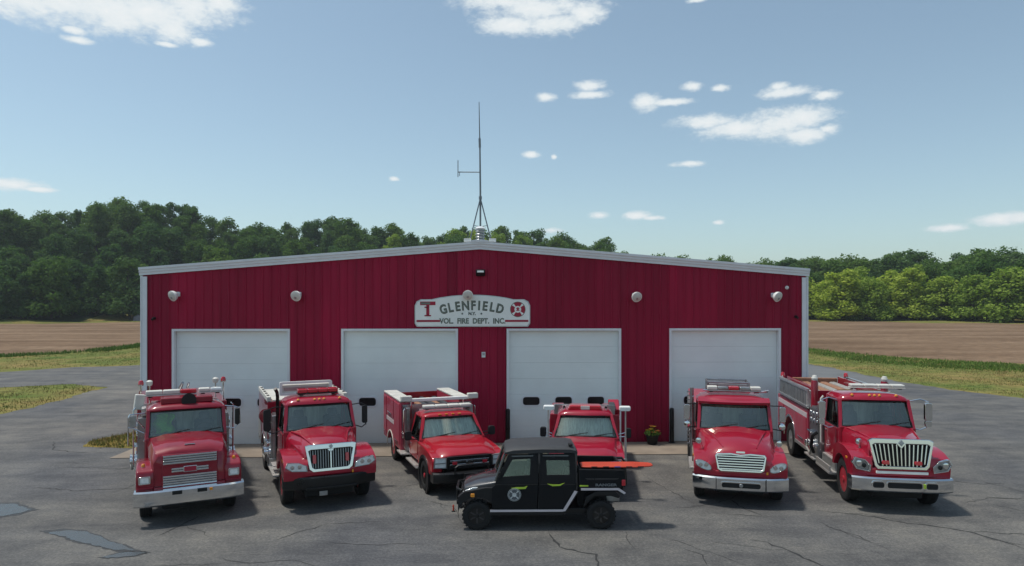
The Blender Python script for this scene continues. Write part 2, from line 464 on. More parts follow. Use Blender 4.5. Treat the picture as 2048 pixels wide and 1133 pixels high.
FIELD = [(-330, -60), (-140, -10), (-90, 18), (-62, 37), (-48.5, 45), (-44.7, 52), (-45, 69), (-20, 84), (15, 82), (36, 58), (40, 41), (46.8, 32.4), (62, 22), (100, 0), (330, -80),
         (300, 40), (235, 150), (183, 203), (120, 211), (40, 209), (-40, 210), (-110, 213), (-166, 212), (-215, 170), (-290, 60)]
flat_poly('field', FIELD, -.006, M['field'], .8, 3, 3)
LOT = [(-70, -48), (50, -48), (50, -14), (37, -2), (32, 6), (29.6, 11.2), (28.1, 15), (27.5, 19), (28.3, 26.8), (27.9, 33.1), (26, 36), (0, 37), (-20, 35.5), (-28.9, 33.6), (-33.5, 31.9),
       (-36.7, 27.9), (-48, 18), (-75, 2), (-75, -8), (-46, 9), (-30, 18.2), (-26.5, 20), (-23.3, 17.75), (-22.7, 11.5), (-22.4, 7.4), (-26, 2.5), (-40, -8), (-70, -22)]
lot = flat_poly('asphalt_lot', LOT, 0.0, M['asphalt'], .38, .35, 5)
apron = flat_poly('concrete_apron', [(-12.3, 0.3), (-12.3, -2.03), (12.3, -2.1), (12.3, 0.3)], .018, M['concrete'], .0, kind='structure')
dead = flat_poly('dry_grass_patch', [(-14.3, -.1), (-14.6, 1.0), (-14.2, 2.0), (-13.6, 3.4), (-12.35, 4.5), (-12.33, -.5), (-13.2, -.35)], .006,
                 leafy_ground('dry_patch', (.26, .19, .05), (.2, .16, .045), (.1, .1, .03), .9, 7), .1, .25, 8)
# newer grey pavement behind the right corner
flat_poly('concrete_pad', [(13, 14), (27.2, 17.8), (27.8, 26.8), (27.4, 32.2), (13, 31)], .004, pmat('pale_pavement', (.135, .138, .14), .85, var=.16, scale=.6, bump=.2), .2, .7, 9)

# cracks: narrow ragged strips in the asphalt
def crack(pts, w, seed):
    rnd = random.Random(seed); P = []
    for a, b in zip(pts, pts[1:]):
        a, b = Vector(a), Vector(b); k = max(2, int((b - a).length / .14))
        for q in range(k):
            p = a.lerp(b, q / k); P.append(p + Vector((rnd.uniform(-.035, .035), rnd.uniform(-.05, .05))))
    P.append(Vector(pts[-1]))
    vs, fs = [], []
    for i, p in enumerate(P):
        d = (P[min(i + 1, len(P) - 1)] - P[max(i - 1, 0)]).normalized(); n = Vector((-d.y, d.x))
        t = i / (len(P) - 1); ww = w * (.25 + .75 * min(1, 4 * t, 4 * (1 - t))) * rnd.uniform(.3, 1.15)
        vs += [(*(p + n * ww / 2), .004), (*(p - n * ww / 2), .004)]
    fs = [(2 * i, 2 * i + 1, 2 * i + 3, 2 * i + 2) for i in range(len(P) - 1)]
    m = MB(); m.add(vs, fs); return m.build('crack', M['crack'], lot, smooth=False)
for k, (pts, w) in enumerate([
        ([(1.65, -9.75), (1.7, -10.3), (1.82, -10.83), (2.15, -11.15), (2.49, -11.29), (2.44, -12.2)], .07),
        ([(6.65, -7.4), (6.72, -8.3), (6.95, -8.85)], .06), ([(6.1, -8.7), (6.9, -8.9)], .04),
        ([(8.5, -8.5), (9.1, -8.75), (9.61, -9.07), (10.0, -9.45), (10.5, -9.75), (11.1, -10.11), (11.4, -10.8), (11.6, -11.6)], .07), ([(11.1, -10.11), (12.2, -10.4), (13.3, -10.5)], .04),
        ([(6.0, -10.55), (6.3, -10.75), (6.6, -11.3), (6.89, -12.2)], .06), ([(8.11, -9.4), (8.2, -9.9), (8.5, -10.4), (8.55, -10.7)], .035),
        ([(-6.7, -8.4), (-6.8, -9.1), (-7.0, -9.8)], .07), ([(-3.4, -9.1), (-3.9, -9.6), (-4.3, -10.2)], .035), ([(-2.3, -9.0), (-3.4, -9.1)], .03),
        ([(5.0, -5.2), (5.2, -6.2), (5.4, -7.0), (5.6, -7.8)], .03), ([(-12.5, -5.6), (-11, -6.0), (-9.6, -5.8)], .04), ([(-13, -3.2), (-11.2, -3.5), (-10, -3.1)], .03),
        ([(-5.2, -11.2), (-4.4, -11.5), (-3.6, -11.4), (-2.8, -11.9)], .03), ([(13.2, -5.5), (14.4, -6.2), (15.2, -6.1)], .035), ([(-16, 1.0), (-15, -.6), (-14, -1.0), (-13, -1.0)], .05),
        ([(4.4, -11.0), (4.7, -11.4), (4.6, -11.9)], .03), ([(12.5, -8.0), (13.5, -7.6), (15, -7.7)], .03)]):
    crack(pts, w, k)
ckr = random.Random(41)
for k in range(34):
    x, y = ckr.uniform(-17, 19), ckr.uniform(-12.6, -2.6); a = ckr.uniform(-.5, .5) + (pi / 2 if ckr.random() < .3 else 0); P_ = [(x, y)]
    for q in range(ckr.randint(2, 5)):
        a += ckr.uniform(-.6, .6); x += cos(a) * ckr.uniform(.3, .8); y += sin(a) * ckr.uniform(.3, .8); P_.append((x, y))
    crack(P_, ckr.uniform(.012, .028), 60 + k)
# puddles: still water in shallow dips, ringed by damp dirt
M['water'] = pmat('puddle_water', (.07, .073, .075), .28, var=.3, scale=3, spec=.35, rvar=.12)
M['damp'] = pmat('damp_silt', (.036, .036, .036), .6, var=.3, scale=5)
for pts, nm in (([(-12.4, -7.25), (-11.87, -7.2), (-11.07, -7.72), (-11.2, -8.1), (-11.5, -8.3), (-12.5, -8.2)], 1),
                ([(-9.55, -9.55), (-9.3, -9.38), (-8.75, -9.5), (-8.2, -9.9), (-7.6, -10.3), (-7.0, -10.72), (-7.5, -10.66), (-8.2, -10.3), (-8.6, -10.1), (-9.0, -9.8)], 2),
                ([(-7.2, -10.85), (-6.75, -10.86), (-7.0, -11.05), (-7.5, -11.1)], 3)):
    c = sum((Vector(p) for p in pts), Vector((0, 0))) / len(pts)
    flat_poly('damp_rim', [c + (Vector(p) - c) * 1.22 for p in pts], .0045, M['damp'], .10, .10, nm, parent=lot)
    flat_poly('puddle', pts, .009, M['water'], .09, .09, nm)

# grass blades and weeds on the verges
def in_poly(p, poly):
    x, y = p; c = False; n = len(poly); j = n - 1
    for i in range(n):
        xi, yi = poly[i]; xj, yj = poly[j]
        if (yi > y) != (yj > y) and x < (xj - xi) * (y - yi) / (yj - yi) + xi: c = not c
        j = i
    return c
def blades(name, label, pts, n, h, w, mats, seed, dense=None, z=-.012, spread=.12):
    rnd = random.Random(seed); vs, fs, mi = [], [], []
    x0 = min(p[0] for p in pts); x1 = max(p[0] for p in pts); y0 = min(p[1] for p in pts); y1 = max(p[1] for p in pts)
    k = 0
    while k < n:
        cx, cy = rnd.uniform(x0, x1), rnd.uniform(y0, y1)
        if not in_poly((cx, cy), pts): continue
        q = mnoise.noise(Vector((cx * .22, cy * .22, seed)))
        if q < rnd.uniform(-.7, .2): continue
        m = 1 if rnd.random() < .5 - q else 0
        for b in range(6):
            bx, by = cx + rnd.gauss(0, spread), cy + rnd.gauss(0, spread); a = rnd.uniform(0, pi); hh = h * rnd.uniform(.5, 1.25)
            dx, dy = cos(a) * w * .5, sin(a) * w * .5; lx, ly = rnd.uniform(-.4, .4) * hh, rnd.uniform(-.4, .4) * hh
            o = len(vs); vs += [(bx - dx, by - dy, z), (bx + dx, by + dy, z), (bx + lx, by + ly, z + hh)]; fs.append((o, o + 1, o + 2)); mi.append(m)
            k += 1
    me = bpy.data.meshes.new(name); me.from_pydata(vs, [], fs)
    for m in mats: me.materials.append(m)
    me.polygons.foreach_set('material_index', mi)
    o = bpy.data.objects.new(name, me); col.objects.link(o)
    return tag(o, label, 'grass', kind='stuff')
M['blade_g'] = pmat('green_blades', (.12, .18, .04), .8, var=.3, scale=.4, spec=.2)
M['blade_d'] = pmat('dry_blades', (.24, .19, .075), .85, var=.25, scale=.5, spec=.2)
M['weed'] = pmat('dark_weeds', (.11, .2, .035), .8, var=.3, scale=.6, spec=.2)
blades('grass_verge', 'mown dry grass verge along the right edge of the asphalt', [(28.4, 33), (28.8, 26), (28, 19), (28.8, 14.8), (30, 11.3), (37, -.5), (60, 8), (60, 20), (46, 32), (40, 40), (37, 56), (33, 60)], 26000, .10, .035, [M['blade_d'], M['blade_g']], 21, spread=.3)
blades('weeds', 'band of tall green weeds between verge and field at right', [(35.5, 53), (34.6, 47), (34.2, 36), (36.5, 29), (41, 25), (58, 12), (62, 20), (46, 31), (39.6, 39.5), (37.5, 55)], 13000, .20, .08, [M['blade_g'], M['weed']], 22, spread=.6)
blades('grass_strip', 'dry grass wedge between the two paved lanes at left', [(-22.7, 8), (-22.9, 12), (-23.5, 17.5), (-26.5, 19.6), (-30, 17.8), (-50, 5), (-42, -7), (-26, 3)], 14000, .10, .035, [M['blade_g'], M['blade_d']], 23, spread=.3)
blades('grass_bank', 'pale grass bank between back lane and ploughed field at left', [(-29, 34.2), (-34, 32.4), (-37.2, 28.4), (-48, 19), (-75, 3), (-88, 17), (-62, 36), (-49, 44), (-45, 51), (-45, 68), (-36, 72), (-26, 40)], 20000, .11, .04, [M['blade_g'], M['blade_d']], 24, spread=.3)
blades('weeds', 'ragged line of green weeds along the left field edge', [(-62, 35.5), (-49, 43.8), (-44.2, 51), (-44.3, 69), (-35, 77), (-33, 75), (-42, 66), (-41.6, 51), (-47.5, 42), (-61, 34)], 6000, .34, .12, [M['weed'], M['blade_g']], 25, spread=.35)
blades('dry_grass', 'small tuft of yellowed grass beside the station corner', [(-14.2, 0), (-14.5, 1.0), (-14.1, 2.0), (-13.5, 3.3), (-12.4, 4.4), (-12.4, -.4)], 2600, .13, .02, [M['blade_d'], M['blade_g']], 26, z=.006, spread=.08)
blades('field_margin', 'thin green strip of grass at the far edge of the field', [(-166, 213), (-110, 214), (-40, 211), (40, 210), (120, 212), (183, 204), (188, 209), (122, 218), (40, 216), (-40, 217), (-110, 220), (-168, 219)], 9000, .7, .5, [M['blade_g'], M['blade_d']], 27, spread=.8)

# ------------------------------------------------------------------ trees
def leaf_mat(name, c, tip):
    m = bpy.data.materials.new(name); t = nodes_of(m)
    out = t.nodes.new('ShaderNodeOutputMaterial')
    oi = t.nodes.new('ShaderNodeObjectInfo')
    f = noise_node(t, .55, 4, .6)
    cc = ramp(t, f, [(.32, c), (.68, tip)])
    k = ramp(t, oi.outputs['Random'], [(0, (.72, .80, .80)), (.5, (1, 1, 1)), (1, (1.32, 1.18, 1.0))])
    cc = mixc(t, 1.0, cc, k, 'MULTIPLY')
    d = t.nodes.new('ShaderNodeBsdfDiffuse'); t.links.new(cc, d.inputs[0])
    tr = t.nodes.new('ShaderNodeBsdfTranslucent'); t.links.new(mixc(t, 1.0, cc, (1.0, 1.25, .6), 'MULTIPLY'), tr.inputs[0])
    mx = t.nodes.new('ShaderNodeMixShader'); mx.inputs[0].default_value = .34
    t.links.new(d.outputs[0], mx.inputs[1]); t.links.new(tr.outputs[0], mx.inputs[2]); t.links.new(mx.outputs[0], out.inputs[0])
    return m
LEAF = [leaf_mat('dark_oak_leaves', (.070, .128, .050), (.12, .19, .062)),
        leaf_mat('maple_leaves', (.075, .135, .036), (.125, .20, .05)),
        leaf_mat('pale_spring_leaves', (.235, .315, .05), (.34, .42, .085))]
M['bark'] = pmat('bark', (.075, .06, .048), .95, var=.35, scale=1.5, bump=.4, bscale=8)
def tree_meshes(seed, H, R, base, nl, nleaf, round_=1.0):
    rnd = random.Random(seed)
    t = MB()
    lean = Vector((rnd.uniform(-.5, .5), rnd.uniform(-.5, .5), 0))
    t.tube([(0, 0, -1), (0, 0, .3), tuple(lean * .4 + Vector((0, 0, H * .35))), tuple(lean + Vector((0, 0, H * .75)))], [.34, .30, .22, .07], 7)
    lobes = []
    for k in range(nl):
        z = base + (H - base) * ((k + .5) / nl) ** .85
        u = (z - base) / (H - base)
        rr = R * (1.0 - abs(u - .38) ** 1.6 * 1.15)
        a = k * 2.4 + rnd.uniform(-.5, .5); q = rr * rnd.uniform(.35, .72)
        c = Vector((cos(a) * q, sin(a) * q, z)); sz = R * rnd.uniform(.30, .50) * (1 - .35 * max(0, u - .5))
        lobes.append((c, sz))
        s0 = Vector((0, 0, max(1.5, z - R * .8)))
        t.tube([s0 + lean * (s0.z / H), s0.lerp(c, .55) + Vector((0, 0, -.2)), c], [.11, .075, .03], 5)
    for k in range(6): lobes.append((Vector((cos(k * 1.05 + .3) * R * .58, sin(k * 1.05 + .3) * R * .58, base + R * rnd.uniform(.15, .5))), R * rnd.uniform(.34, .46)))
    lobes.append((Vector((0, 0, H - R * .3)) + lean, R * .34)); lobes.append((Vector((0, 0, H * .55)), R * .6))
    vs, fs = [], []
    tot = sum(l[1] ** 2 for l in lobes)
    for c, sz in lobes:
        for q in range(int(nleaf * sz * sz / tot)):
            d = Vector((rnd.gauss(0, 1), rnd.gauss(0, 1), rnd.gauss(0, 1))).normalized()
            p = c + Vector((d.x, d.y, d.z * .8)) * sz * (rnd.random() ** .45) * rnd.uniform(.85, 1.22)
            if p.z < .15: continue
            n = (d + Vector((rnd.gauss(0, .6), rnd.gauss(0, .6), rnd.gauss(0, .6) + .25))).normalized()
            u = n.orthogonal().normalized(); u.rotate(Matrix.Rotation(rnd.uniform(0, 6.28), 3, n)); w = n.cross(u)
            a, b = rnd.uniform(.26, .52), rnd.uniform(.2, .38)
            o = len(vs); vs += [p - u * a, p + w * b * .8 + u * .05, p + u * a + n * .06, p - w * b * .9]; fs.append((o, o + 1, o + 2, o + 3))
    me = bpy.data.meshes.new('crown'); me.from_pydata([tuple(v) for v in vs], [], fs); me.materials.append(LEAF[0])
    return t.mesh('trunk', M['bark']), me
TREES = [tree_meshes(31, 15, 5.8, 1.4, 16, 5200), tree_meshes(32, 15, 5.2, 1.3, 15, 4800), tree_meshes(33, 15, 6.3, 1.2, 18, 5600), tree_meshes(34, 15, 4.6, 1.6, 14, 4300),
         tree_meshes(35, 15, 6.8, .8, 20, 6000), tree_meshes(36, 15, 5.4, 1.0, 16, 5000)]
def plant(x, y, s, sr, kind, var, label, group, rz):
    z = terrain(x, y) - .1
    r = thing('tree', label, 'tree', (x, y, z), rz, group)
    r.scale = (s * sr * 1.08, s * sr * 1.08, s)
    tm, cm = TREES[var]
    o = bpy.data.objects.new('trunk', tm); col.objects.link(o); o.parent = r
    c = bpy.data.objects.new('crown', cm); col.objects.link(c); c.parent = r
    c.material_slots[0].link = 'OBJECT'; c.material_slots[0].material = LEAF[kind]
def to_px(p):
    a = radians(2); dx, dy = p[0] - CAM.x, p[1] - CAM.y
    d = dx * sin(a) + dy * cos(a); X = dx * cos(a) - dy * sin(a)
    return 1024 + 1365 * X / d, 610 + 1365 * (CAM.z - p[2]) / d
trnd = random.Random(77)
ROWN = {}
ORD = 'first second third fourth fifth sixth seventh eighth ninth tenth eleventh twelfth thirteenth fourteenth fifteenth sixteenth seventeenth eighteenth'.split()
NTREE = 0
for ri, (r, sp) in enumerate(((243, 9.0), (254, 8.5), (268, 8.5), (286, 9), (305, 9.5), (322, 9.5), (338, 8.5))):
    a = radians(-44.5) + ri * .011
    while a < radians(48):
        aa = a + trnd.uniform(-.25, .25) * sp / r; rr = r + trnd.uniform(-5, 5)
        x, y = CAM.x + sin(aa) * rr, CAM.y + cos(aa) * rr
        s = trnd.uniform(.82, 1.22); var = trnd.randrange(6); rz = trnd.uniform(0, 6.28); sr = trnd.uniform(.9, 1.15)
        a += sp / r
        z = terrain(x, y); px, py = to_px((x, y, z + 15 * s))
        roof = 484 + abs(px - 960) * .08
        if 330 < px < 1570 and py > roof + 16: continue
        right = px > 1560
        if right:
            if ri == 4: continue
            kind = 2 if ri == 0 else (trnd.choice((1, 1, 2)) if ri == 1 else trnd.choice((0, 1, 1)))
            if ri == 0: s *= .92; sr *= 1.3
            if ri == 1: s *= .98
            label, group = (('pale yellow-green tree standing behind the front row beyond the right field', 'pale trees at the right field edge') if kind == 2 else
                            ('dark green tree in the %s behind the pale trees, %s' % (('second row', 'third row', 'fourth row', 'fifth row', 'back rows', 'back rows', 'back rows')[ri - 1], 'just right of the station' if px < 1700 else 'halfway along' if px < 1880 else 'by the right picture edge'), 'dark trees behind the pale row'))
            if ri >= 3: sr *= 1.25; s *= 1.0
        elif px < 345:
            kind = trnd.choice((0, 0, 0, 1))
            where = 'at the field edge' if ri == 0 else ('on the lower slope' if ri < 4 else 'along the crest')
            label, group = 'dark green tree %s of the left wooded hill%s' % (where, ' near the station' if px > 170 else ' near the picture edge'), 'trees of the left hillside wood'
        else:
            kind = trnd.choice((0, 1, 1)) if px < 760 else trnd.choice((1, 1, 2) if px < 1260 else (1, 1))
            where = ('leftmost roof slope', 'roof between first and second doors', 'roof over the second door', 'roof just left of the antenna', 'roof just right of the antenna', 'roof over the third door', 'right end of the roof')[0 if px < 480 else 1 if px < 680 else 2 if px < 860 else 3 if px < 960 else 4 if px < 1100 else 5 if px < 1300 else 6]
            label, group = '%s tree on the far ridge above the %s' % (('dark green', 'mid green', 'light green')[kind], where), 'trees above the station roofline'
        if ri == 0 and (right or px < 345): ROWN.setdefault(right, []).append((px, x, y, s, sr, kind, var, group, rz)); continue
        plant(x, y, s, sr, kind, var, label, group, rz); NTREE += 1
for right, row in ROWN.items():
    row.sort(key=lambda q: q[0] if right else -q[0])
    for k, (px, x, y, s, sr, kind, var, group, rz) in enumerate(row):
        plant(x, y, s, sr, kind, var, '%s tree at the %s field edge, %s from the station' % ('pale yellow-green' if right else 'dark green', 'right' if right else 'left', ORD[k]), group, rz); NTREE += 1
print('trees', NTREE)
# grey boulder at the foot of the left wood
b = MB(); rb = random.Random(3)
b.grid(lambda u, v: (lambda th, ph, q: (1.5 * q * sin(ph) * cos(th), 1.2 * q * sin(ph) * sin(th), .2 + 2.0 * q * cos(ph)))(u * 2 * pi, .02 + v * 1.9, 1 + .2 * mnoise.noise(Vector((3 * cos(u * 2 * pi), 3 * sin(u * 2 * pi), v * 3)))), 18, 9)
bx = CAM.x + sin(radians(-26.7)) * 236; by = CAM.y + cos(radians(-26.7)) * 236
tag(b.build('boulder', pmat('grey_rock', (.17, .165, .18), .9, var=.3, scale=1.2, bump=.4, bscale=3), loc=(bx, by, terrain(bx, by) - .2)), 'grey boulder at the foot of the dark trees left of the station', 'boulder')
# pale post by the verge at the right edge
pr = thing('marker_post', 'pale square post standing on the verge at the right edge', 'post', (31.1, 12.4, -.05))
box('shaft', (0, 0, .4), (.16, .16, .8), M['cream'], pr, .015); box('cap', (0, 0, .825), (.2, .2, .05), M['white'], pr, .01)
# ------------------------------------------------------------------ fire station
HW, EAVE, RIDGE, DEPTH = 12.19, 6.33, 7.30, 24.0
M['siding'] = pmat('maroon_steel_siding', (.30, .009, .040), .55, var=.14, scale=.5, spec=.2, stretch=(1, 1, .35))
_t = M['siding'].node_tree                              # sheet_tone: every sheet has weathered a little differently
_b = [n for n in _t.nodes if n.type == 'BSDF_PRINCIPLED'][0]; _src = _b.inputs['Base Color'].links[0].from_socket
_oi = _t.nodes.new('ShaderNodeObjectInfo')
_t.links.new(mixc(_t, 1.0, mixc(_t, 1.0, _src, ramp(_t, _oi.outputs['Random'], [(0, (.86, .86, .86)), (1, (1.12, 1.12, 1.12))]), 'MULTIPLY'), ramp(_t, noise_node(_t, 1.1, 6, .7, (3, 1, .25)), [(.3, (.84, .84, .86)), (.7, (1.1, 1.1, 1.1))]), 'MULTIPLY'), _b.inputs['Base Color'])
M['trim'] = pmat('pale_grey_trim', (.74, .77, .79), .5, var=.05)
M['door'] = pmat('white_steel_door', (.80, .87, .86), .48, var=.05, scale=.7)
M['roof'] = pmat('galvalume_roof', (.5, .52, .53), .45, .3, var=.1)
st = thing('fire_station', 'long maroon steel-clad fire station with four white overhead doors', 'building', (0, 0, 0))
def roof_z(x): return RIDGE - (RIDGE - EAVE) * abs(x) / HW
DOORS = [(-11.16, -6.93), (-5.07, -.81), (.98, 5.23), (7.03, 11.24)]
DTOP = 4.24
RIB = .3048
def prof(x):
    u = (x + HW) % RIB
    for a, b, ya, yb in ((0, .02, -.034, -.034), (.02, .045, -.034, 0), (.045, RIB - .045, 0, 0), (RIB - .045, RIB - .02, 0, -.034), (RIB - .02, RIB, -.034, -.034)):
        if a <= u <= b + 1e-9: return ya + (yb - ya) * (u - a) / (b - a)
    return 0
def panel_x(x0, x1):
    X = {x0, x1}
    k = math.floor((x0 + HW) / RIB)
    while k * RIB - HW <= x1 + RIB:
        for d in (-.045, -.02, .02, .045):
            x = k * RIB - HW + d
            if x0 < x < x1: X.add(x)
        k += 1
    if x0 < 0 < x1: X.add(0)
    return sorted(X)
wall_front = None
def siding_piece(x0, x1, zb, parent):
    X = panel_x(x0, x1); m = MB()
    rows = [[(x, prof(x), zb) for x in X], [(x, prof(x), roof_z(x)) for x in X]]
    m.loft(rows, closed=False)
    return m.build('siding_panel', M['siding'], parent, smooth=False)
# wall core right behind the sheets (with the door openings), sheets as single panels
core = MB()
cuts = [-HW] + [c for d in DOORS for c in d] + [HW]
for i in range(0, len(cuts), 2): core.box(((cuts[i] + cuts[i + 1]) / 2, .12, DTOP / 2), (cuts[i + 1] - cuts[i], .2, DTOP))
core.prism([(-HW, DTOP), (HW, DTOP), (HW, EAVE - .02), (0, RIDGE - .02), (-HW, EAVE - .02)], 'y', .02, .22)
wall = core.build('front_wall', M['siding'], st, smooth=False)
k = 0
edges = [-HW + .9144 * i for i in range(28)]
for a, b in zip(edges, edges[1:]):
    b = min(b, HW)
    if b - a < .05: continue
    segs = [(a, b, 0.03)]
    for d0, d1 in DOORS:
        ns = []
        for s0, s1, zb in segs:
            if zb > 1 or s1 <= d0 or s0 >= d1: ns.append((s0, s1, zb)); continue
            if s0 < d0: ns.append((s0, d0, zb))
            ns.append((max(s0, d0), min(s1, d1), DTOP))
            if s1 > d1: ns.append((d1, s1, zb))
        segs = ns
    for s0, s1, zb in segs:
        if s1 - s0 > .01: siding_piece(s0 + .0012, s1 - .0012, zb, wall)
for sx in (-1, 1):
    m = MB(); m.box((sx * (HW - .1), DEPTH / 2 + .15, EAVE / 2), (.19, DEPTH - .3, EAVE - .03))
    for q in range(78): m.box((sx * (HW + .012), .3 + q * RIB, EAVE / 2), (.034, .06, EAVE - .06))
    m.build('side_wall', M['siding'], st, smooth=False)
m = MB(); m.prism([(-HW, 0), (HW, 0), (HW, EAVE - .02), (0, RIDGE - .02), (-HW, EAVE - .02)], 'y', DEPTH - .2, DEPTH); m.build('back_wall', M['siding'], st, smooth=False)
OV = .05
for sx in (-1, 1):
    x1 = sx * (HW + OV); ze = EAVE - (RIDGE - EAVE) * OV / HW
    m = MB(); m.prism([(0, RIDGE + .005), (x1, ze + .005), (x1, ze + .10), (0, RIDGE + .10)], 'y', -.02, DEPTH + .15)
    L_ = sqrt(HW ** 2 + 1)
    rf = m.build('roof', M['roof'], st, smooth=False)
    m = MB()
    for q in range(40):
        y = .3 + q * .6
        m.prism([(sx * .15, RIDGE + .085), (x1, ze + .101), (x1, ze + .14), (sx * .15, RIDGE + .13)], 'y', y, y + .05)
    m.build('standing_seam', M['roof'], rf, smooth=False)
    # stepped rake trim along the gable
    pf = [(-.021, -.14), (-.09, -.14), (-.09, -.045), (-.125, -.035), (-.125, .05), (-.165, .06), (-.165, .145), (-.021, .145)]
    xe = sx * (HW + OV + .06); zee = RIDGE - (RIDGE - EAVE) * abs(xe) / HW
    m = MB(); m.loft([[(0, y, RIDGE + z) for y, z in pf], [(xe, y, zee + z) for y, z in pf]])
    m.build('rake_trim', M['trim'], st, angle=20)
    m = MB(); m.box((sx * (HW + OV + .03), DEPTH / 2, ze + .02), (.1, DEPTH + .1, .17)); m.build('gutter', M['trim'], st)
    m = MB(); m.box((sx * (HW - .07), -.05, EAVE / 2 - .09), (.17, .04, EAVE - .20)); m.box((sx * (HW + .052), .06, EAVE / 2 - .09), (.05, .26, EAVE - .2)); m.build('corner_trim', M['trim'], st, .006)
    m = MB(); m.prism(rrect(.10, .08, .015, 2, sx * (HW + .13), .16), 'z', .2, EAVE - .15); m.build('downspout', M['trim'], st)
# ridge flashing with its two small end plates
m = MB(); m.prism([(-.34, RIDGE + .12), (.34, RIDGE + .12), (.30, RIDGE + .18), (0, RIDGE + .22), (-.30, RIDGE + .18)], 'y', -.19, DEPTH); m.build('ridge_cap', M['trim'], st, smooth=False)
for sx in (-1, 1): box('ridge_plate', (sx * .46, .08, RIDGE + .2), (.26, .3, .11), M['white'], st, .01)

# overhead doors
door_meshes = {}
for di, (d0, d1) in enumerate(DOORS):
    w = d1 - d0; cx = (d0 + d1) / 2; tw = .085
    fr = MB(); fr.frame([(d0, 0), (d1, 0), (d1, DTOP), (d0, DTOP)], [(d0 + tw, -.0), (d1 - tw, -.0), (d1 - tw, DTOP - tw), (d0 + tw, DTOP - tw)], 'y', -.055, .14)
    fr = MB()
    fr.box((d0 + tw / 2, .04, DTOP / 2), (tw, .19, DTOP)); fr.box((d1 - tw / 2, .04, DTOP / 2), (tw, .19, DTOP)); fr.box((cx, .04, DTOP - tw / 2), (w - 2 * tw - .002, .186, tw))
    dr = fr.build('garage_door', M['trim'], st, .005)
    dr['label'] = ('leftmost', 'second from left', 'third from left', 'rightmost')[di] + ' white overhead door'
    iw = w - 2 * tw; nsec = 7; hs = (DTOP - tw - .03) / nsec
    for s in range(nsec):
        z0 = .02 + s * hs
        m = MB(); m.box((cx, .165, z0 + hs / 2), (iw, .05, hs - .003))
        for g in (1 / 3, 2 / 3): m.box((cx, .1385, z0 + hs * g), (iw - .02, .003, .008))
        m.build('door_section', M['door'], dr, .0025)
    for q in (-1, 0, 1):
        wx = cx + q * 1.205 - .0; wz = 1.54
        m = MB(); m.frame(rrect(.72, .40, .14, 4, wx, wz), rrect(.62, .30, .10, 4, wx, wz), 'y', .118, .14)
        m.build('window_frame', M['trim'], dr)
        m = MB(); m.prism(rrect(.62, .30, .10, 4, wx, wz), 'y', .130, .139); m.build('window_pane', M['glass_d'] if False else M['blacksat'], dr)
    m = MB(); m.box((cx, .165, .012), (iw, .06, .02)); m.build('bottom_seal', M['black'], dr)

# black guard posts at two door jambs
for x, lb in ((1.02, 'black steel guard post at the left jamb of the third door'), (7.09, 'black steel guard post at the left jamb of the rightmost door')):
    g = thing('guard_post', lb, 'bollard', (x, -.16, .018), 0, 'black guard posts beside the doors')
    MB().lathe([(.085, 0), (.085, 1.22), (.075, 1.26), (.04, 1.285), (.0, 1.29)], 'z', (0, 0, 0), 14).build('pipe', M['blacksat'], g)
    MB().lathe([(.13, 0), (.13, .02), (.09, .03)], 'z', (0, 0, 0), 14).build('base_plate', M['blacksat'], g)

# round floodlights over the doors
def floodlight(x, z, lb, yaw):
    f = thing('floodlight', lb, 'light', (x, -.034, z), 0, 'round white floodlights along the gable wall')
    MB().prism(rrect(.17, .17, .03, 2), 'y', 0, -.07).build('base', M['trim'], f, .006)
    MB().tube([(0, -.07, 0), (0, -.13, .02)], .035, 8).build('neck', M['alu'], f)
    R = Matrix.Translation((0, -.12, 0)) @ Matrix.Rotation(yaw, 4, 'Z') @ Matrix.Rotation(radians(22), 4, 'X')
    MB().lathe([(.05, 0), (.10, -.02), (.165, -.09), (.192, -.17), (.195, -.2), (.18, -.205)], 'y', (0, 0, 0), 24).xf(R).build('lamp_head', M['white'], f)
    MB().lathe([(.18, -.195), (.15, -.222), (.08, -.238), (.0, -.242)], 'y', (0, 0, 0), 24).xf(R).build('lens', M['cream'], f)
    MB().lathe([(.045, -.235), (.04, -.252), (0, -.255)], 'y', (0, 0, -.05), 10).xf(R).build('sensor', M['stain'], f)
for (x, z, lb, yw) in ((-10.94, 5.50, 'round white floodlight above the leftmost door', -.5), (-6.59, 5.50, 'round white floodlight between the first and second doors', -.25),
                       (-.44, 5.53, 'round white floodlight at the top of the sign', 0), (5.72, 5.47, 'round white floodlight just right of the third door', .2), (10.94, 5.48, 'round white floodlight above the rightmost door', .45)):
    floodlight(x, z, lb, yw)
f = thing('wall_pack_light', 'black rectangular wall light under the roof peak', 'light', (.02, -.034, 6.3))
MB().prism([(0, -.13), (-.10, -.13), (-.24, -.02), (-.24, .10), (0, .12)], 'x', -.17, .17).build('housing', M['black'], f, .012)
MB().box((0, -.215, .02), (.24, .02, .07), (radians(0), 0, 0)).xf(Matrix.Translation((0, -.03, .01))).build('lens', M['lens'], f, .006)
f = thing('alarm_light', 'tiny white lamp high on the wall near the right corner', 'light', (11.47, -.03, 5.76))
MB().lathe([(.05, 0), (.05, -.05), (.035, -.09), (0, -.1)], 'y', (0, 0, 0), 12).build('dome', M['white'], f); MB().lathe([(.07, .0), (.07, -.015)], 'y', (0, 0, 0), 12).build('base', M['trim'], f)
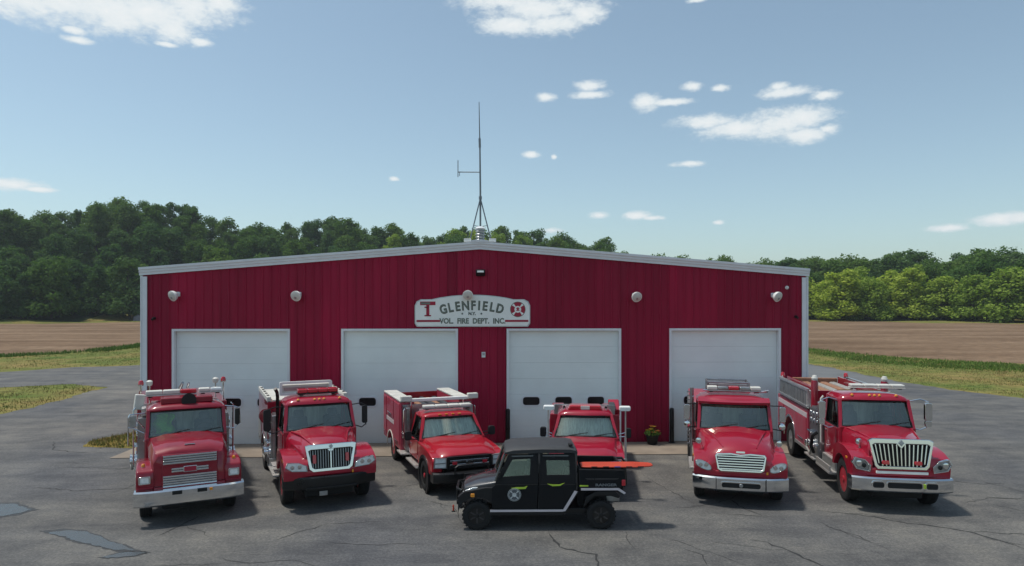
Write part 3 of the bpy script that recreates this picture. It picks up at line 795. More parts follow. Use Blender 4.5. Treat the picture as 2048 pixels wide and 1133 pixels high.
for x, z, lb in ((-11.78, 4.63, 'small dark camera on the wall near the left corner'), (11.8, 4.67, 'small dark camera on the wall near the right corner')):
    f = thing('wall_camera', lb, 'camera', (x, -.034, z))
    box('mount', (0, -.03, 0), (.1, .06, .1), M['black'], f, .01); MB().tube([(0, -.05, .0), (0, -.17, -.04)], .045, 10).build('body', M['black'], f); MB().tube([(0, -.168, -.04), (0, -.18, -.044)], .03, 10).build('lens', M['blacksat'], f)
f = thing('wall_socket', 'small pale socket box on the wall between the middle doors', 'socket', (.13, -.034, 3.28))
MB().prism([(-.07, -.1), (.07, -.1), (.07, .1), (-.07, .1)], 'y', 0, -.06).build('box', M['trim'], f, .008); box('cover', (0, -.066, .03), (.09, .012, .09), M['stain'], f, .004)

# flower pot
fp = thing('flower_pot', 'dark pot of yellow flowers on the apron against the wall', 'flower pot', (6.3, -.42, .018))
MB().lathe([(.15, 0), (.17, .02), (.23, .30), (.25, .31), (.25, .36), (.22, .36), (.20, .31)], 'z', (0, 0, 0), 18).build('pot', M['black'], fp)
MB().lathe([(.21, .315), (.0, .33)], 'z', (0, 0, 0), 14).build('soil', M['crack'], fp)
rp = random.Random(9)
def sprigs(n, z0, rad, s, mat, name, flat=.8):
    vs, fs = [], []
    for q in range(n):
        d = Vector((rp.gauss(0, 1), rp.gauss(0, 1), abs(rp.gauss(0, .9)))).normalized(); p = Vector((0, 0, z0)) + Vector((d.x * rad, d.y * rad, d.z * rad * flat)) * rp.uniform(.5, 1.05)
        n_ = (d + Vector((rp.gauss(0, .5), rp.gauss(0, .5), rp.gauss(0, .5)))).normalized(); u = n_.orthogonal().normalized(); w = n_.cross(u); a = s * rp.uniform(.6, 1.2)
        o = len(vs); vs += [p - u * a, p + w * a * .6, p + u * a, p - w * a * .6]; fs.append((o, o + 1, o + 2, o + 3))
    m = MB(); m.v = [tuple(v) for v in vs]; m.f = fs
    me = m.mesh(name, mat, False, recalc=False); o = bpy.data.objects.new(name, me); col.objects.link(o); o.parent = fp; return o
sprigs(420, .36, .30, .035, M['weed'], 'foliage'); 
for cx_, cy_, cz_, mt in ((-.08, -.12, .56, 'amber'), (.06, -.05, .64, 'amber'), (.16, -.16, .50, 'orange'), (-.18, 0, .50, 'amber'), (.0, -.2, .46, 'orange'), (.02, .1, .6, 'amber'), (-.05, -.02, .66, 'orange')):
    vs = MB()
    for q in range(10):
        a = q * .628; vs.add([(cx_, cy_, cz_), (cx_ + .075 * cos(a - .25), cy_ + .075 * sin(a - .25), cz_ + .02), (cx_ + .085 * cos(a), cy_ + .085 * sin(a), cz_ + .03), (cx_ + .075 * cos(a + .25), cy_ + .075 * sin(a + .25), cz_ + .02)], [(0, 1, 2, 3)])
    M.setdefault('petal_' + mt, pmat('petal_' + mt, (.75, .42, .03) if mt == 'amber' else (.6, .16, .03), .7))
    vs.build('flower', M['petal_' + mt], fp, smooth=False)

# roof vent and antenna mast
vn = thing('roof_vent', 'louvred grey roof vent at the ridge under the antenna', 'vent', (0.0, .55, RIDGE + .2)); vn.scale = (.72, .72, .85)
MB().lathe([(.2, -.12), (.2, .6)], 'z', (0, 0, 0), 16).build('stack', M['stain'], vn)
for q in range(4): MB().lathe([(.17, .10 + q * .125), (.255, .055 + q * .125), (.262, .07 + q * .125), (.18, .15 + q * .125)], 'z', (0, 0, 0), 20).build('louver', M['stain'], vn)
MB().lathe([(.27, .56), (.28, .58), (.15, .66), (0, .68)], 'z', (0, 0, 0), 20).build('cap', M['trim'], vn)
MB().prism([(-.34, -.3), (.34, -.3), (.34, .4), (-.34, .4)], 'z', -.13, -.03).build('curb', M['trim'], vn, .01)
an = thing('antenna_mast', 'tall thin radio antenna mast on a tripod at the roof ridge', 'antenna', (0, 1.1, RIDGE + .1))
M['galv'] = pmat('galvanised_pole', (.20, .22, .24), .5, .6, var=.2)
zb = RIDGE + .1 - .0
zt_ = lambda z: z + .17 - zb
MB().tube([(0, 0, zt_(7.7)), (0, 0, zt_(9.3)), (-.02, 0, zt_(11.2))], [.036, .036, .03], 8).build('mast', M['galv'], an)
MB().tube([(-.02, 0, zt_(11.0)), (-.03, 0, zt_(11.35))], .045, 8).build('coupling', M['galv'], an)
MB().tube([(-.025, 0, zt_(11.3)), (-.05, 0, zt_(12.75))], [.024, .013], 6).build('whip', M['galv'], an)
MB().tube([(0, 0, zt_(10.05)), (-.86, 0, zt_(10.05))], .02, 6).build('side_arm', M['galv'], an)
MB().tube([(-.86, 0, zt_(9.86)), (-.86, 0, zt_(10.5))], .016, 6).build('side_whip', M['galv'], an)
MB().tube([(-.80, 0, zt_(9.90)), (-.80, 0, zt_(10.04)), (-.86, 0, zt_(10.06))], .012, 6).build('side_bracket', M['galv'], an)
for fx, fy in ((-.42, -.25), (.44, -.25), (.0, .62)):
    MB().tube([(0, 0, zt_(9.05)), (fx, fy, .1 - abs(fx) * .08)], .024, 6).build('leg', M['galv'], an)
    t_ = .62; MB().tube([(0, 0, zt_(7.95)), (fx * t_, fy * t_, zt_(9.05) * (1 - t_) + .1 * t_)], .013, 6).build('brace', M['galv'], an)
    box('foot', (fx, fy, .06 - abs(fx) * .08), (.14, .14, .02), M['galv'], an)
MB().lathe([(.06, zt_(9.0)), (.06, zt_(9.12))], 'z', (0, 0, 0), 10).build('collar', M['galv'], an)

# the painted sign over the middle doors
M['signw'] = pmat('sign_white_paint', (.88, .91, .86), .6, var=.07, scale=1.5)
M['signedge'] = pmat('sign_edge_grey', (.6, .63, .62), .6)
M['signred'] = pmat('sign_red_paint', (.36, .012, .04), .55)
M['signblk'] = pmat('sign_dark_lettering', (.035, .05, .042), .6)
M['signgrn'] = pmat('sign_grey_green_lettering', (.16, .19, .155), .6)
sg = thing('station_sign', 'white arched sign reading GLENFIELD VOL. FIRE DEPT. INC. above the middle doors', 'sign', (-.27, -.04, 4.29))
def sign_outline(g):
    P = [(-2.12 + g, .14 + g), (-2.04 + g, .02 + g), (2.04 - g, .02 + g), (2.12 - g, .14 + g), (2.12 - g, .80 - g), (2.05 - g, .95 - g), (1.9 - g, 1.03 - g)]
    for k in range(13):
        x = 1.5 - 3.0 * k / 12
        z = 1.03 + .17 * cos(x / 1.5 * pi / 2) ** .8
        if abs(x - .12) < .14: z -= .0
        P.append((x, z - g))
    P += [(-1.9 + g, 1.03 - g), (-2.05 + g, .95 - g), (-2.12 + g, .80 - g)]
    return P
MB().prism(sign_outline(0), 'y', -.05, 0).build('backing_board', M['signedge'], sg, .006)
MB().prism(sign_outline(.035), 'y', -.062, -.051).build('face', M['signw'], sg, .003)
word = 'GLENFIELD'; R_ = 4.2
for i, ch in enumerate(word):
    a = (-1.06, -.80, -.545, -.265, .01, .22, .43, .69, .97)[i] / R_ * 1.03
    x = R_ * sin(a); z = .80 - R_ * (1 - cos(a))
    text(ch, .46, 'letter', M['signblk'], sg, (x - .0 + .014, -.0665, z - .014), (pi / 2, a, 0), .002, .016, .80)
    text(ch, .46, 'letter', M['signgrn'], sg, (x - .0, -.071, z), (pi / 2, a, 0), .003, .008, .80)
text('N.Y.', .15, 'lettering', M['signblk'], sg, (-.02, -.067, .50), bold=.006)
for sx in (-.38, .32):
    s5 = [(sx + (.05 if k % 2 == 0 else .02) * sin(k * pi / 5), .50 + (.05 if k % 2 == 0 else .02) * cos(k * pi / 5)) for k in range(10)]
    MB().prism(s5, 'y', -.068, -.061).build('star', M['signblk'], sg, smooth=False)
text('VOL.  FIRE  DEPT.  INC.', .27, 'lettering', M['signgrn'], sg, (-.0, -.067, .225), bold=.010, sx=.88)
for sx in (-1.62, 1.62): box('red_stripe', (sx, -.066, .235), (.86, .008, .075), M['signred'], sg)
text('1', .56, 'number', M['signred'], sg, (-1.64, -.067, .62), bold=.02, sx=1.2)
m = MB(); m.box((-1.64, -.066, .43), (.24, .01, .05)); m.box((-1.70, -.066, .735), (.12, .01, .045)); m.build('numeral_serif', M['signred'], sg)
box('red_bar', (-1.64, -.066, .88), (.56, .008, .13), M['signred'], sg)
box('dark_inlay', (-1.72, -.0705, .88), (.34, .004, .075), M['signgrn'], sg)
ex, ez = 1.66, .66
MB().lathe([(.285, -.061), (.285, -.068), (0, -.068)], 'y', (ex, 0, ez), 28).build('emblem', M['signgrn'], sg, smooth=False)
MB().lathe([(.262, -.067), (.262, -.072), (0, -.072)], 'y', (ex, 0, ez), 28).build('emblem_field', M['signw'], sg, smooth=False)
m = MB()
for k in range(4):
    a = k * pi / 2
    q = [(.05, .06), (.25, .13), (.23, .07), (.265, 0), (.23, -.07), (.25, -.13), (.05, -.06)]
    q = [(.06, .05), (.22, .15), (.255, .07), (.265, 0), (.255, -.07), (.22, -.15), (.06, -.05)]
    m.prism([(ex + u * cos(a) - w * sin(a), ez + u * sin(a) + w * cos(a)) for u, w in q], 'y', -.076, -.071)
m.build('maltese_cross', M['signred'], sg, smooth=False)
MB().lathe([(.125, -.075), (.125, -.08), (0, -.08)], 'y', (ex, 0, ez), 22).build('emblem_centre', M['signw'], sg, smooth=False)
m = MB(); m.box((ex, -.082, ez), (.15, .006, .03), (0, .7, 0)); m.box((ex, -.082, ez), (.15, .004, .03), (0, -.7, 0)); m.box((ex, -.083, ez + .01), (.05, .005, .13)); m.build('emblem_tools', M['signred'], sg)
# ------------------------------------------------------------------ vehicle kit (front of a vehicle looks along its own -y, front axle at y = 0)
def SC(sx, sy, sz):
    def f(*a, **k):
        o = thing(*a, **k); o.scale = (sx, sy, sz); return o
    return f
def wheel(root, x, y, r, w, out, rim, lugs=8, knob=False):
    h = w / 2; rr = .60 * r
    pr = [(rr, -h * .82), (rr * 1.04, -h * .96), (r * .80, -h * 1.02), (r * .93, -h * .98), (r * .985, -h * .86), (r, -h * .70), (r, -h * .42), (r * .972, -h * .40), (r * .972, -h * .32), (r, -h * .30), (r, -h * .05),
          (r * .972, -h * .04), (r * .972, h * .04), (r, h * .05), (r, h * .30), (r * .972, h * .32), (r * .972, h * .40), (r, h * .42), (r, h * .70), (r * .985, h * .86), (r * .93, h * .98), (r * .80, h * 1.02), (rr * 1.04, h * .96), (rr, h * .82)]
    t = MB(); t.lathe(pr, 'x', (x, y, r), 36, True)
    if knob:
        for k in range(22):
            a = k * 2 * pi / 22
            for sx in (-1, 1):
                t.box((0, 0, 0), (h * .5, r * .11, r * .09), None)
                R = Matrix.Translation((x + sx * h * .62, y, r)) @ Matrix.Rotation(a + (sx * .07), 4, 'X') @ Matrix.Translation((0, 0, r * 1.0))
                t.v[-8:] = [tuple(R @ Vector(v)) for v in t.v[-8:]]
    tyre = t.build('wheel', M['rubber'], root)
    o = out; g = MB()
    g.lathe([(rr * 1.0, o * h * .80), (rr * .94, o * h * .78), (rr * .86, o * h * .45), (rr * .62, o * h * .34), (rr * .46, o * h * .50), (rr * .40, o * h * .52)], 'x', (x, y, r), 28)
    g.lathe([(rr * .27, o * h * .5), (rr * .27, o * h * .85), (rr * .20, o * h * .98), (.001, o * h * 1.0)], 'x', (x, y, r), 14)
    g.lathe([(rr, -o * h * .7), (rr * .5, -o * h * .5), (.001, -o * h * .5)], 'x', (x, y, r), 20)
    g.build('rim', rim, tyre)
    if knob:
        for k in range(6): m_ = MB(); m_.box((0, 0, 0), (h * .3, rr * .2, rr * .62)); m_.xf(Matrix.Translation((x + o * h * .66, y, r)) @ Matrix.Rotation(k * pi / 3, 4, 'X') @ Matrix.Translation((0, 0, rr * .58))).build('spoke', M['utv'], tyre, .006)
    n = MB()
    for k in range(lugs):
        a = k * 2 * pi / lugs
        n.lathe([(rr * .055, o * h * .50), (rr * .055, o * h * .66), (.001, o * h * .68)], 'x', (x, y + cos(a) * rr * .36, r + sin(a) * rr * .36), 6)
    n.build('lug_nuts', M['chrome'], tyre)
    return tyre
def beam(m, p0, p1, w, d):
    m.loft([[(p[0] - w / 2, p[1] - d / 2, p[2]), (p[0] + w / 2, p[1] - d / 2, p[2]), (p[0] + w / 2, p[1] + d / 2, p[2]), (p[0] - w / 2, p[1] + d / 2, p[2])] for p in (p0, p1)])
def hood_loft(root, name, secs, mat, sub=1):
    m = MB(); rings = []
    for y, half in secs:
        rings.append([(x, y, z) for x, z in half] + [(-x, y, z) for x, z in half[::-1] if x > 0])
    m.loft(rings)
    return m.build(name, mat, root, bevel=.018, seg=2)
def bumper(root, name, hw, y, z0, z1, depth, sweep, mat, lip=.03, power=3, n=16):
    rings = []
    for k in range(n + 1):
        x = -hw + 2 * hw * k / n; yo = y + sweep * (abs(x) / hw) ** power
        rings.append([(x, yo + lip, z0), (x, yo, z0 + lip), (x, yo - .01, (z0 + z1) / 2), (x, yo, z1 - lip), (x, yo + lip, z1), (x, yo + depth, z1), (x, yo + depth, z0)])
    m = MB(); m.loft(rings); return m.build(name, mat, root, angle=30)
def fender(root, side, x0, x1, top, r, cz, zlow, mat, yf, yr_, bev=.07):
    a0 = math.asin(max(-.99, min(.99, (zlow - cz) / r)))
    arch = [(r * cos(a0 + (pi - 2 * a0) * k / 14), cz + r * sin(a0 + (pi - 2 * a0) * k / 14)) for k in range(15)]
    poly = [(yf, zlow)] + top + [(yr_, zlow)] + arch
    m = MB(); a, b = sorted((side * x0, side * x1)); m.prism(poly, 'x', a, b)
    f = m.build('fender', mat, root, bev, 3)
    w = MB(); w.prism([(p[0] * .99, cz + (p[1] - cz) * .99) for p in arch], 'x', *sorted((side * (x0 + .02), side * (x1 - .12)))); w.build('wheel_well', M['dark'], f)
    return f
def cab(root, yb, yt, yr, zf, zb, zw, zt, zr, wb, wt, paint, glass, bow=.13, seats=2, roof_over=.06, door=True, trim='black', mark=True, back=True):
    sh = MB()
    sh.prism([(yb + bow * .6, zf), (yr, zf), (yr, zb), (yb + bow + .12, zb), (yb + bow * .5, zw - .03)], 'x', -wb, wb)
    shell = sh.build('cab_shell', paint, root, .03, 3)
    pl = MB()
    ya = yb + bow; yat = yt + bow
    for s in (-1, 1):
        beam(pl, (s * (wb - .045), ya, zw - .1), (s * (wt - .045), yat, zt + .05), .09, .10)
        beam(pl, (s * (wb - .05), yr - .07, zb - .1), (s * (wt - .05), yr - .09, zt + .05), .10, .14)
        pl.loft([[(s * (wt - .09), y, zt - .03), (s * (wt + .0), y, zt - .03), (s * (wt + .0), y, zt + .06), (s * (wt - .09), y, zt + .06)] for y in (yat, yr - .05)])
    if back:
        pl.loft([[(-wb + .05, yr - .04, zb - .05), (wb - .05, yr - .04, zb - .05), (wb - .05, yr, zb - .05), (-wb + .05, yr, zb - .05)], [(-wt + .05, yr - .06, zt + .04), (wt - .05, yr - .06, zt + .04), (wt - .05, yr - .02, zt + .04), (-wt + .05, yr - .02, zt + .04)]])
    pl.build('pillars', paint, shell, .012)
    # roof
    rings = []; N = 20; wr = wt + .015; y0, y1 = yt - roof_over, yr + .02
    for t, fz, fw, drop in ((0, .10, .90, 0), (.02, .42, .95, 0), (.07, .78, .985, 0), (.18, .96, 1, 0), (.5, 1, 1, 0), (.85, .97, 1, 0), (.97, .75, .985, 0), (1, .3, .96, 0)):
        y = y0 + (y1 - y0) * t; ring = []
        for k in range(N + 1):
            u = -1 + 2 * k / N
            ring.append((u * wr * fw, y + (bow * .9 * u * u * (1 - t) if t < .5 else 0), zt + .03 + (zr - zt - .03) * fz * max(0, 1 - abs(u) ** 4.5) ** .6))
        ring += [(wr * fw * .99, y + (bow * .9 * (1 - t) if t < .5 else 0), zt + .0), (-wr * fw * .99, y + (bow * .9 * (1 - t) if t < .5 else 0), zt + .0)]
        rings.append(ring)
    m = MB(); m.loft(rings); rf = m.build('roof', paint, root, angle=50)
    # windshield
    wi, wti = wb - .085, wt - .085
    def ws(u, v, off=0):
        uu = 2 * u - 1
        return ((wi + (wti - wi) * v) * uu, yb + (yt - yb) * v + bow * abs(uu) ** 2.4 + off, zw + (zt - zw) * v - .03 * uu * uu * (1 - v))
    g = MB(); g.grid(lambda u, v: ws(u, v), 16, 6); win = g.build('windshield', glass, root)
    edge = [ws(k / 16, 0, -.012) for k in range(17)] + [ws(1, k / 5, -.012) for k in range(1, 6)] + [ws(1 - k / 16, 1, -.012) for k in range(1, 17)] + [ws(0, 1 - k / 5, -.012) for k in range(1, 6)]
    MB().tube(edge, .022, 6).build('windshield_trim', M[trim], win)
    for s, u0 in ((0, .12), (1, .55)):
        a = Vector(ws(u0 + .0, -.02, -.03)); b_ = Vector(ws(u0 + .30, .16, -.035)); m = MB(); m.tube([a, a.lerp(b_, .5) + Vector((0, -.015, 0)), b_], .011, 5); m.tube([Vector(ws(u0 + .10, .06, -.02)), Vector(ws(u0 + .42, .20, -.02))], .010, 5)
        m.build('wiper', M['black'], win)
    # interior
    box('dashboard', (0, yb + bow + .24, zw - .14), (2 * wb - .3, .5, .24), M['dash'], shell, .06)
    iy = yr - .52
    for k in range(seats):
        x = (-1 + 2 * k) * wb * .48 if seats == 2 else (-1 + k) * wb * .55
        m = MB(); m.box((x, iy, zb - .05), (.5, .18, .75), (radians(-8), 0, 0)); m.box((x, iy - .03, zb + .40), (.28, .12, .22), (radians(-8), 0, 0)); m.box((x, iy - .25, zb - .38), (.5, .5, .16)); m.build('seat', M['seat'], shell, .05)
    R = Matrix.Translation((wb * .48, yb + bow + .56, zw + .02)) @ Matrix.Rotation(radians(-55), 4, 'X')
    m = MB(); m.tube([(.21 * cos(k * pi / 10), .21 * sin(k * pi / 10), 0) for k in range(21)], .016, 6); m.tube([(-.2, 0, 0), (.2, 0, 0)], .014, 5); m.tube([(0, 0, 0), (0, 0, -.35)], .03, 6); m.xf(R).build('steering_wheel', M['black'], shell)
    box('cab_liner', (0, yr - .10, (zb + zt) / 2), (2 * wt - .22, .02, zt - zb + .3), M['liner'], shell)
    box('headliner', (0, (yt + yr) / 2 + .1, zt - .0), (2 * wt - .24, yr - yt - .2, .02), M['liner'], shell)
    # doors
    if door:
        for s in (-1, 1):
            x = s * (wb + .001)
            m = MB(); m.prism([(ya + .18, zf + .02), (yr - .13, zf + .02), (yr - .13, zb - .02), (ya + .14, zb - .02)], 'x', *sorted((x - s * .01, x + s * .018)))
            d = m.build('door', paint, root, .012)
            box('handle', (s * (wb + .032), yr - .3, zb - .2), (.03, .16, .035), M['chrome'], d, .008)
            q = MB(); q.add([(s * (wb - .03), ya + .16, zb), (s * (wb - .03), yr - .15, zb), (s * (wt - .03), yr - .17, zt - .03), (s * (wt - .03), yat + .1, zt - .03)], [(0, 1, 2, 3)])
            q.build('side_window', M['glass_s'], d, solid=.008)
            q = MB(); q.tube([(s * (wb - .02), ya + .14, zb), (s * (wb - .02), yr - .14, zb), (s * (wt - .02), yr - .16, zt - .03), (s * (wt - .02), yat + .09, zt - .03), (s * (wb - .02), ya + .14, zb)], .018, 5); q.build('window_trim', M['black'], d)
    if mark:
        for k in (-.62, -.14, 0, .14, .62):
            yy = y0 + .09 + bow * .8 * k * k
            m = MB(); m.lathe([(.045, 0), (.04, .03), (.02, .045), (.001, .05)], 'z', (k * wt, yy, zt + (zr - zt) * .72), 10); m.build('marker_light', M['amber'], rf)
    return shell
def mirror(root, s, arms, c, size, mat, arm_mat='chrome', tilt=0.0):
    m = MB(); m.prism(rrect(size[0], size[2], min(size[0], size[2]) * .28, 3), 'y', -size[1] / 2, size[1] / 2)
    m.xf(Matrix.Translation(c) @ Matrix.Rotation(tilt, 4, 'Z'))
    o = m.build('mirror', M[mat], root, .012)
    g = MB(); g.prism(rrect(size[0] * .86, size[2] * .92, min(size[0], size[2]) * .24, 3), 'y', size[1] / 2 + .001, size[1] / 2 + .006)
    g.xf(Matrix.Translation(c) @ Matrix.Rotation(tilt, 4, 'Z')).build('mirror_glass', M['chrome'], o)
    for p in arms: MB().tube(p, .016, 6).build('mirror_arm', M[arm_mat], o)
    return o
def rollup(root, s, x, y0, y1, z0, z1, mat, name='roll_up_door', slats=True):
    m = MB(); m.box((x, (y0 + y1) / 2, (z0 + z1) / 2), (.03, y1 - y0, z1 - z0))
    if slats:
        n = int((z1 - z0) / .075)
        for k in range(n): m.box((x + s * .017, (y0 + y1) / 2, z0 + (k + .5) * (z1 - z0) / n), (.012, y1 - y0 - .04, (z1 - z0) / n * .72))
    d = m.build(name, mat, root)
    box('handle', (x + s * .04, (y0 + y1) / 2, z0 + .12), (.03, (y1 - y0) * .5, .03), M['chrome'], d, .008)
    return d
def pump_panel(root, s, x, y0, y1, z0, z1, seed):
    rnd = random.Random(seed)
    p = box('pump_panel', (x - s * .02, (y0 + y1) / 2, (z0 + z1) / 2), (.05, y1 - y0, z1 - z0), M['stain'], root, .006)
    w = y1 - y0
    for k in range(6):
        yy = y0 + w * (.16 + .34 * (k % 3)); zz = z1 - .16 - .2 * (k // 3); R = .075 if k else .10
        m = MB(); m.lathe([(R, 0), (R, s * .03), (R * .86, s * .032)], 'x', (x, yy, zz), 16); g = m.build('gauge', M['chrome'], p)
        m = MB(); m.lathe([(R * .86, s * .026), (.001, s * .027)], 'x', (x, yy, zz), 16); m.build('gauge_face', M['gauge'], g)
    for k in range(3):
        yy = y0 + w * (.2 + .3 * k); zz = z0 + .22 + .05 * (k % 2)
        m = MB(); m.lathe([(.085, 0), (.085, s * .06), (.065, s * .07), (.065, s * .14), (.09, s * .145), (.09, s * .19), (.05, s * .2), (.001, s * .2)], 'x', (x, yy, zz), 14); m.build('hose_outlet', M['chrome'], p)
    for k in range(5):
        yy = y0 + w * (.12 + .19 * k); zz = (z0 + z1) / 2 - .05
        m = MB(); m.tube([(x, yy, zz), (x + s * .09, yy, zz)], .012, 6); m.lathe([(.03, s * .08), (.03, s * .11), (.001, s * .112)], 'x', (x, yy, zz), 8); m.build('valve_pull', M['chrome'], p)
    m = MB(); m.tube([(x + s * .1, y0 + w * .75, z0 + .34), (x + s * .17, y0 + w * .7, z0 + .1), (x + s * .14, y0 + w * .4, z0 - .02), (x + s * .12, y0 + w * .25, z0 + .2)], .035, 8); m.build('hose', M['hose'], p)
    return p
def chassis(root, y0, y1, hw=.42, z=.62):
    m = MB()
    for s in (-1, 1): m.box((s * hw, (y0 + y1) / 2, z), (.09, y1 - y0, .24))
    for k in range(5): m.box((0, y0 + (y1 - y0) * (k + .5) / 5, z), (2 * hw, .1, .16))
    return m.build('chassis_frame', M['dark'], root)
def axle(root, y, r, hw):
    if y == 0: box('underside_shade_box', (0, -.1, .52), (1.25, 1.25, .5), M['dark'], root, .05)  # dark box added to blacken the shaded space under the bumper
    m = MB(); m.tube([(-hw, y, r), (hw, y, r)], .09, 8); m.lathe([(.001, -.22), (.2, -.12), (.22, 0), (.2, .12), (.001, .22)], 'y', (0, y, r), 12)
    m.build('axle', M['dark'], root)
def arch_body(y0, y1, z0, z1, yw, cz, r):
    a0 = math.asin((z0 - cz) / r)
    return [(y0, z0)] + [(yw - r * cos(a0 + (pi - 2 * a0) * k / 12), cz + r * sin(a0 + (pi - 2 * a0) * k / 12)) for k in range(13)] + [(y1, z0), (y1, z1), (y0, z1)]
def arch_trim(root, s, x, yw, cz, r, w, mat):
    m = MB()
    for k in range(14):
        m.add([(x, yw + q * cos(a), cz + q * sin(a)) for a in (pi * k / 14, pi * (k + 1) / 14) for q in (r, r + w)], [(0, 1, 3, 2)])
    return m.build('wheel_arch', M[mat], root, solid=.02)
def light_bar(root, x0, x1, y, z, h, d, segs, base='blacksat'):
    o = box('light_bar', ((x0 + x1) / 2, y, z - h * .38), (x1 - x0, d, h * .24), M[base], root, .01)
    w = (x1 - x0) / len(segs)
    for k, mt in enumerate(segs): box('lens', (x0 + w * (k + .5), y, z + h * .12), (w - .012, d * .94, h * .74), M[mt], o, .03, seg=3)
    for s in (x0 + .12, x1 - .12): box('bracket', (s, y, z - h * .62), (.1, d * .5, h * .3), M['black'], o)
    return o
def dome_light(root, c, r, mat, pole=None):
    m = MB(); m.lathe([(r * .9, 0), (r, .01), (r * .95, r * .9), (r * .7, r * 1.5), (.001, r * 1.7)], 'z', c, 16); o = m.build('beacon', M[mat], root)
    MB().lathe([(r * 1.05, -.03), (r * 1.05, .005)], 'z', c, 16).build('beacon_base', M['chrome'], o)
    if pole: MB().tube([c, pole], .022, 6).build('beacon_pole', M['chrome'], o)
    return o
def quad_glow_lamp(root, name, poly, y0, y1, mat, bez, tilt=None, bw=.03):
    cx = sum(p[0] for p in poly) / len(poly); cz = sum(p[1] for p in poly) / len(poly)
    big = [(cx + (p[0] - cx) * (1 + bw / .12), cz + (p[1] - cz) * (1 + bw / .12)) for p in poly]
    m = MB(); m.frame(big, poly, 'y', y0 - .012, y1)
    b_ = m
    g = MB(); g.prism(poly, 'y', y0, y1 - .01)
    if tilt: b_.xf(tilt); g.xf(tilt)
    o = b_.build(name, M[bez], root, .006)
    l = g.build('lens', M[mat], o, .012)
    return o, cx, cz
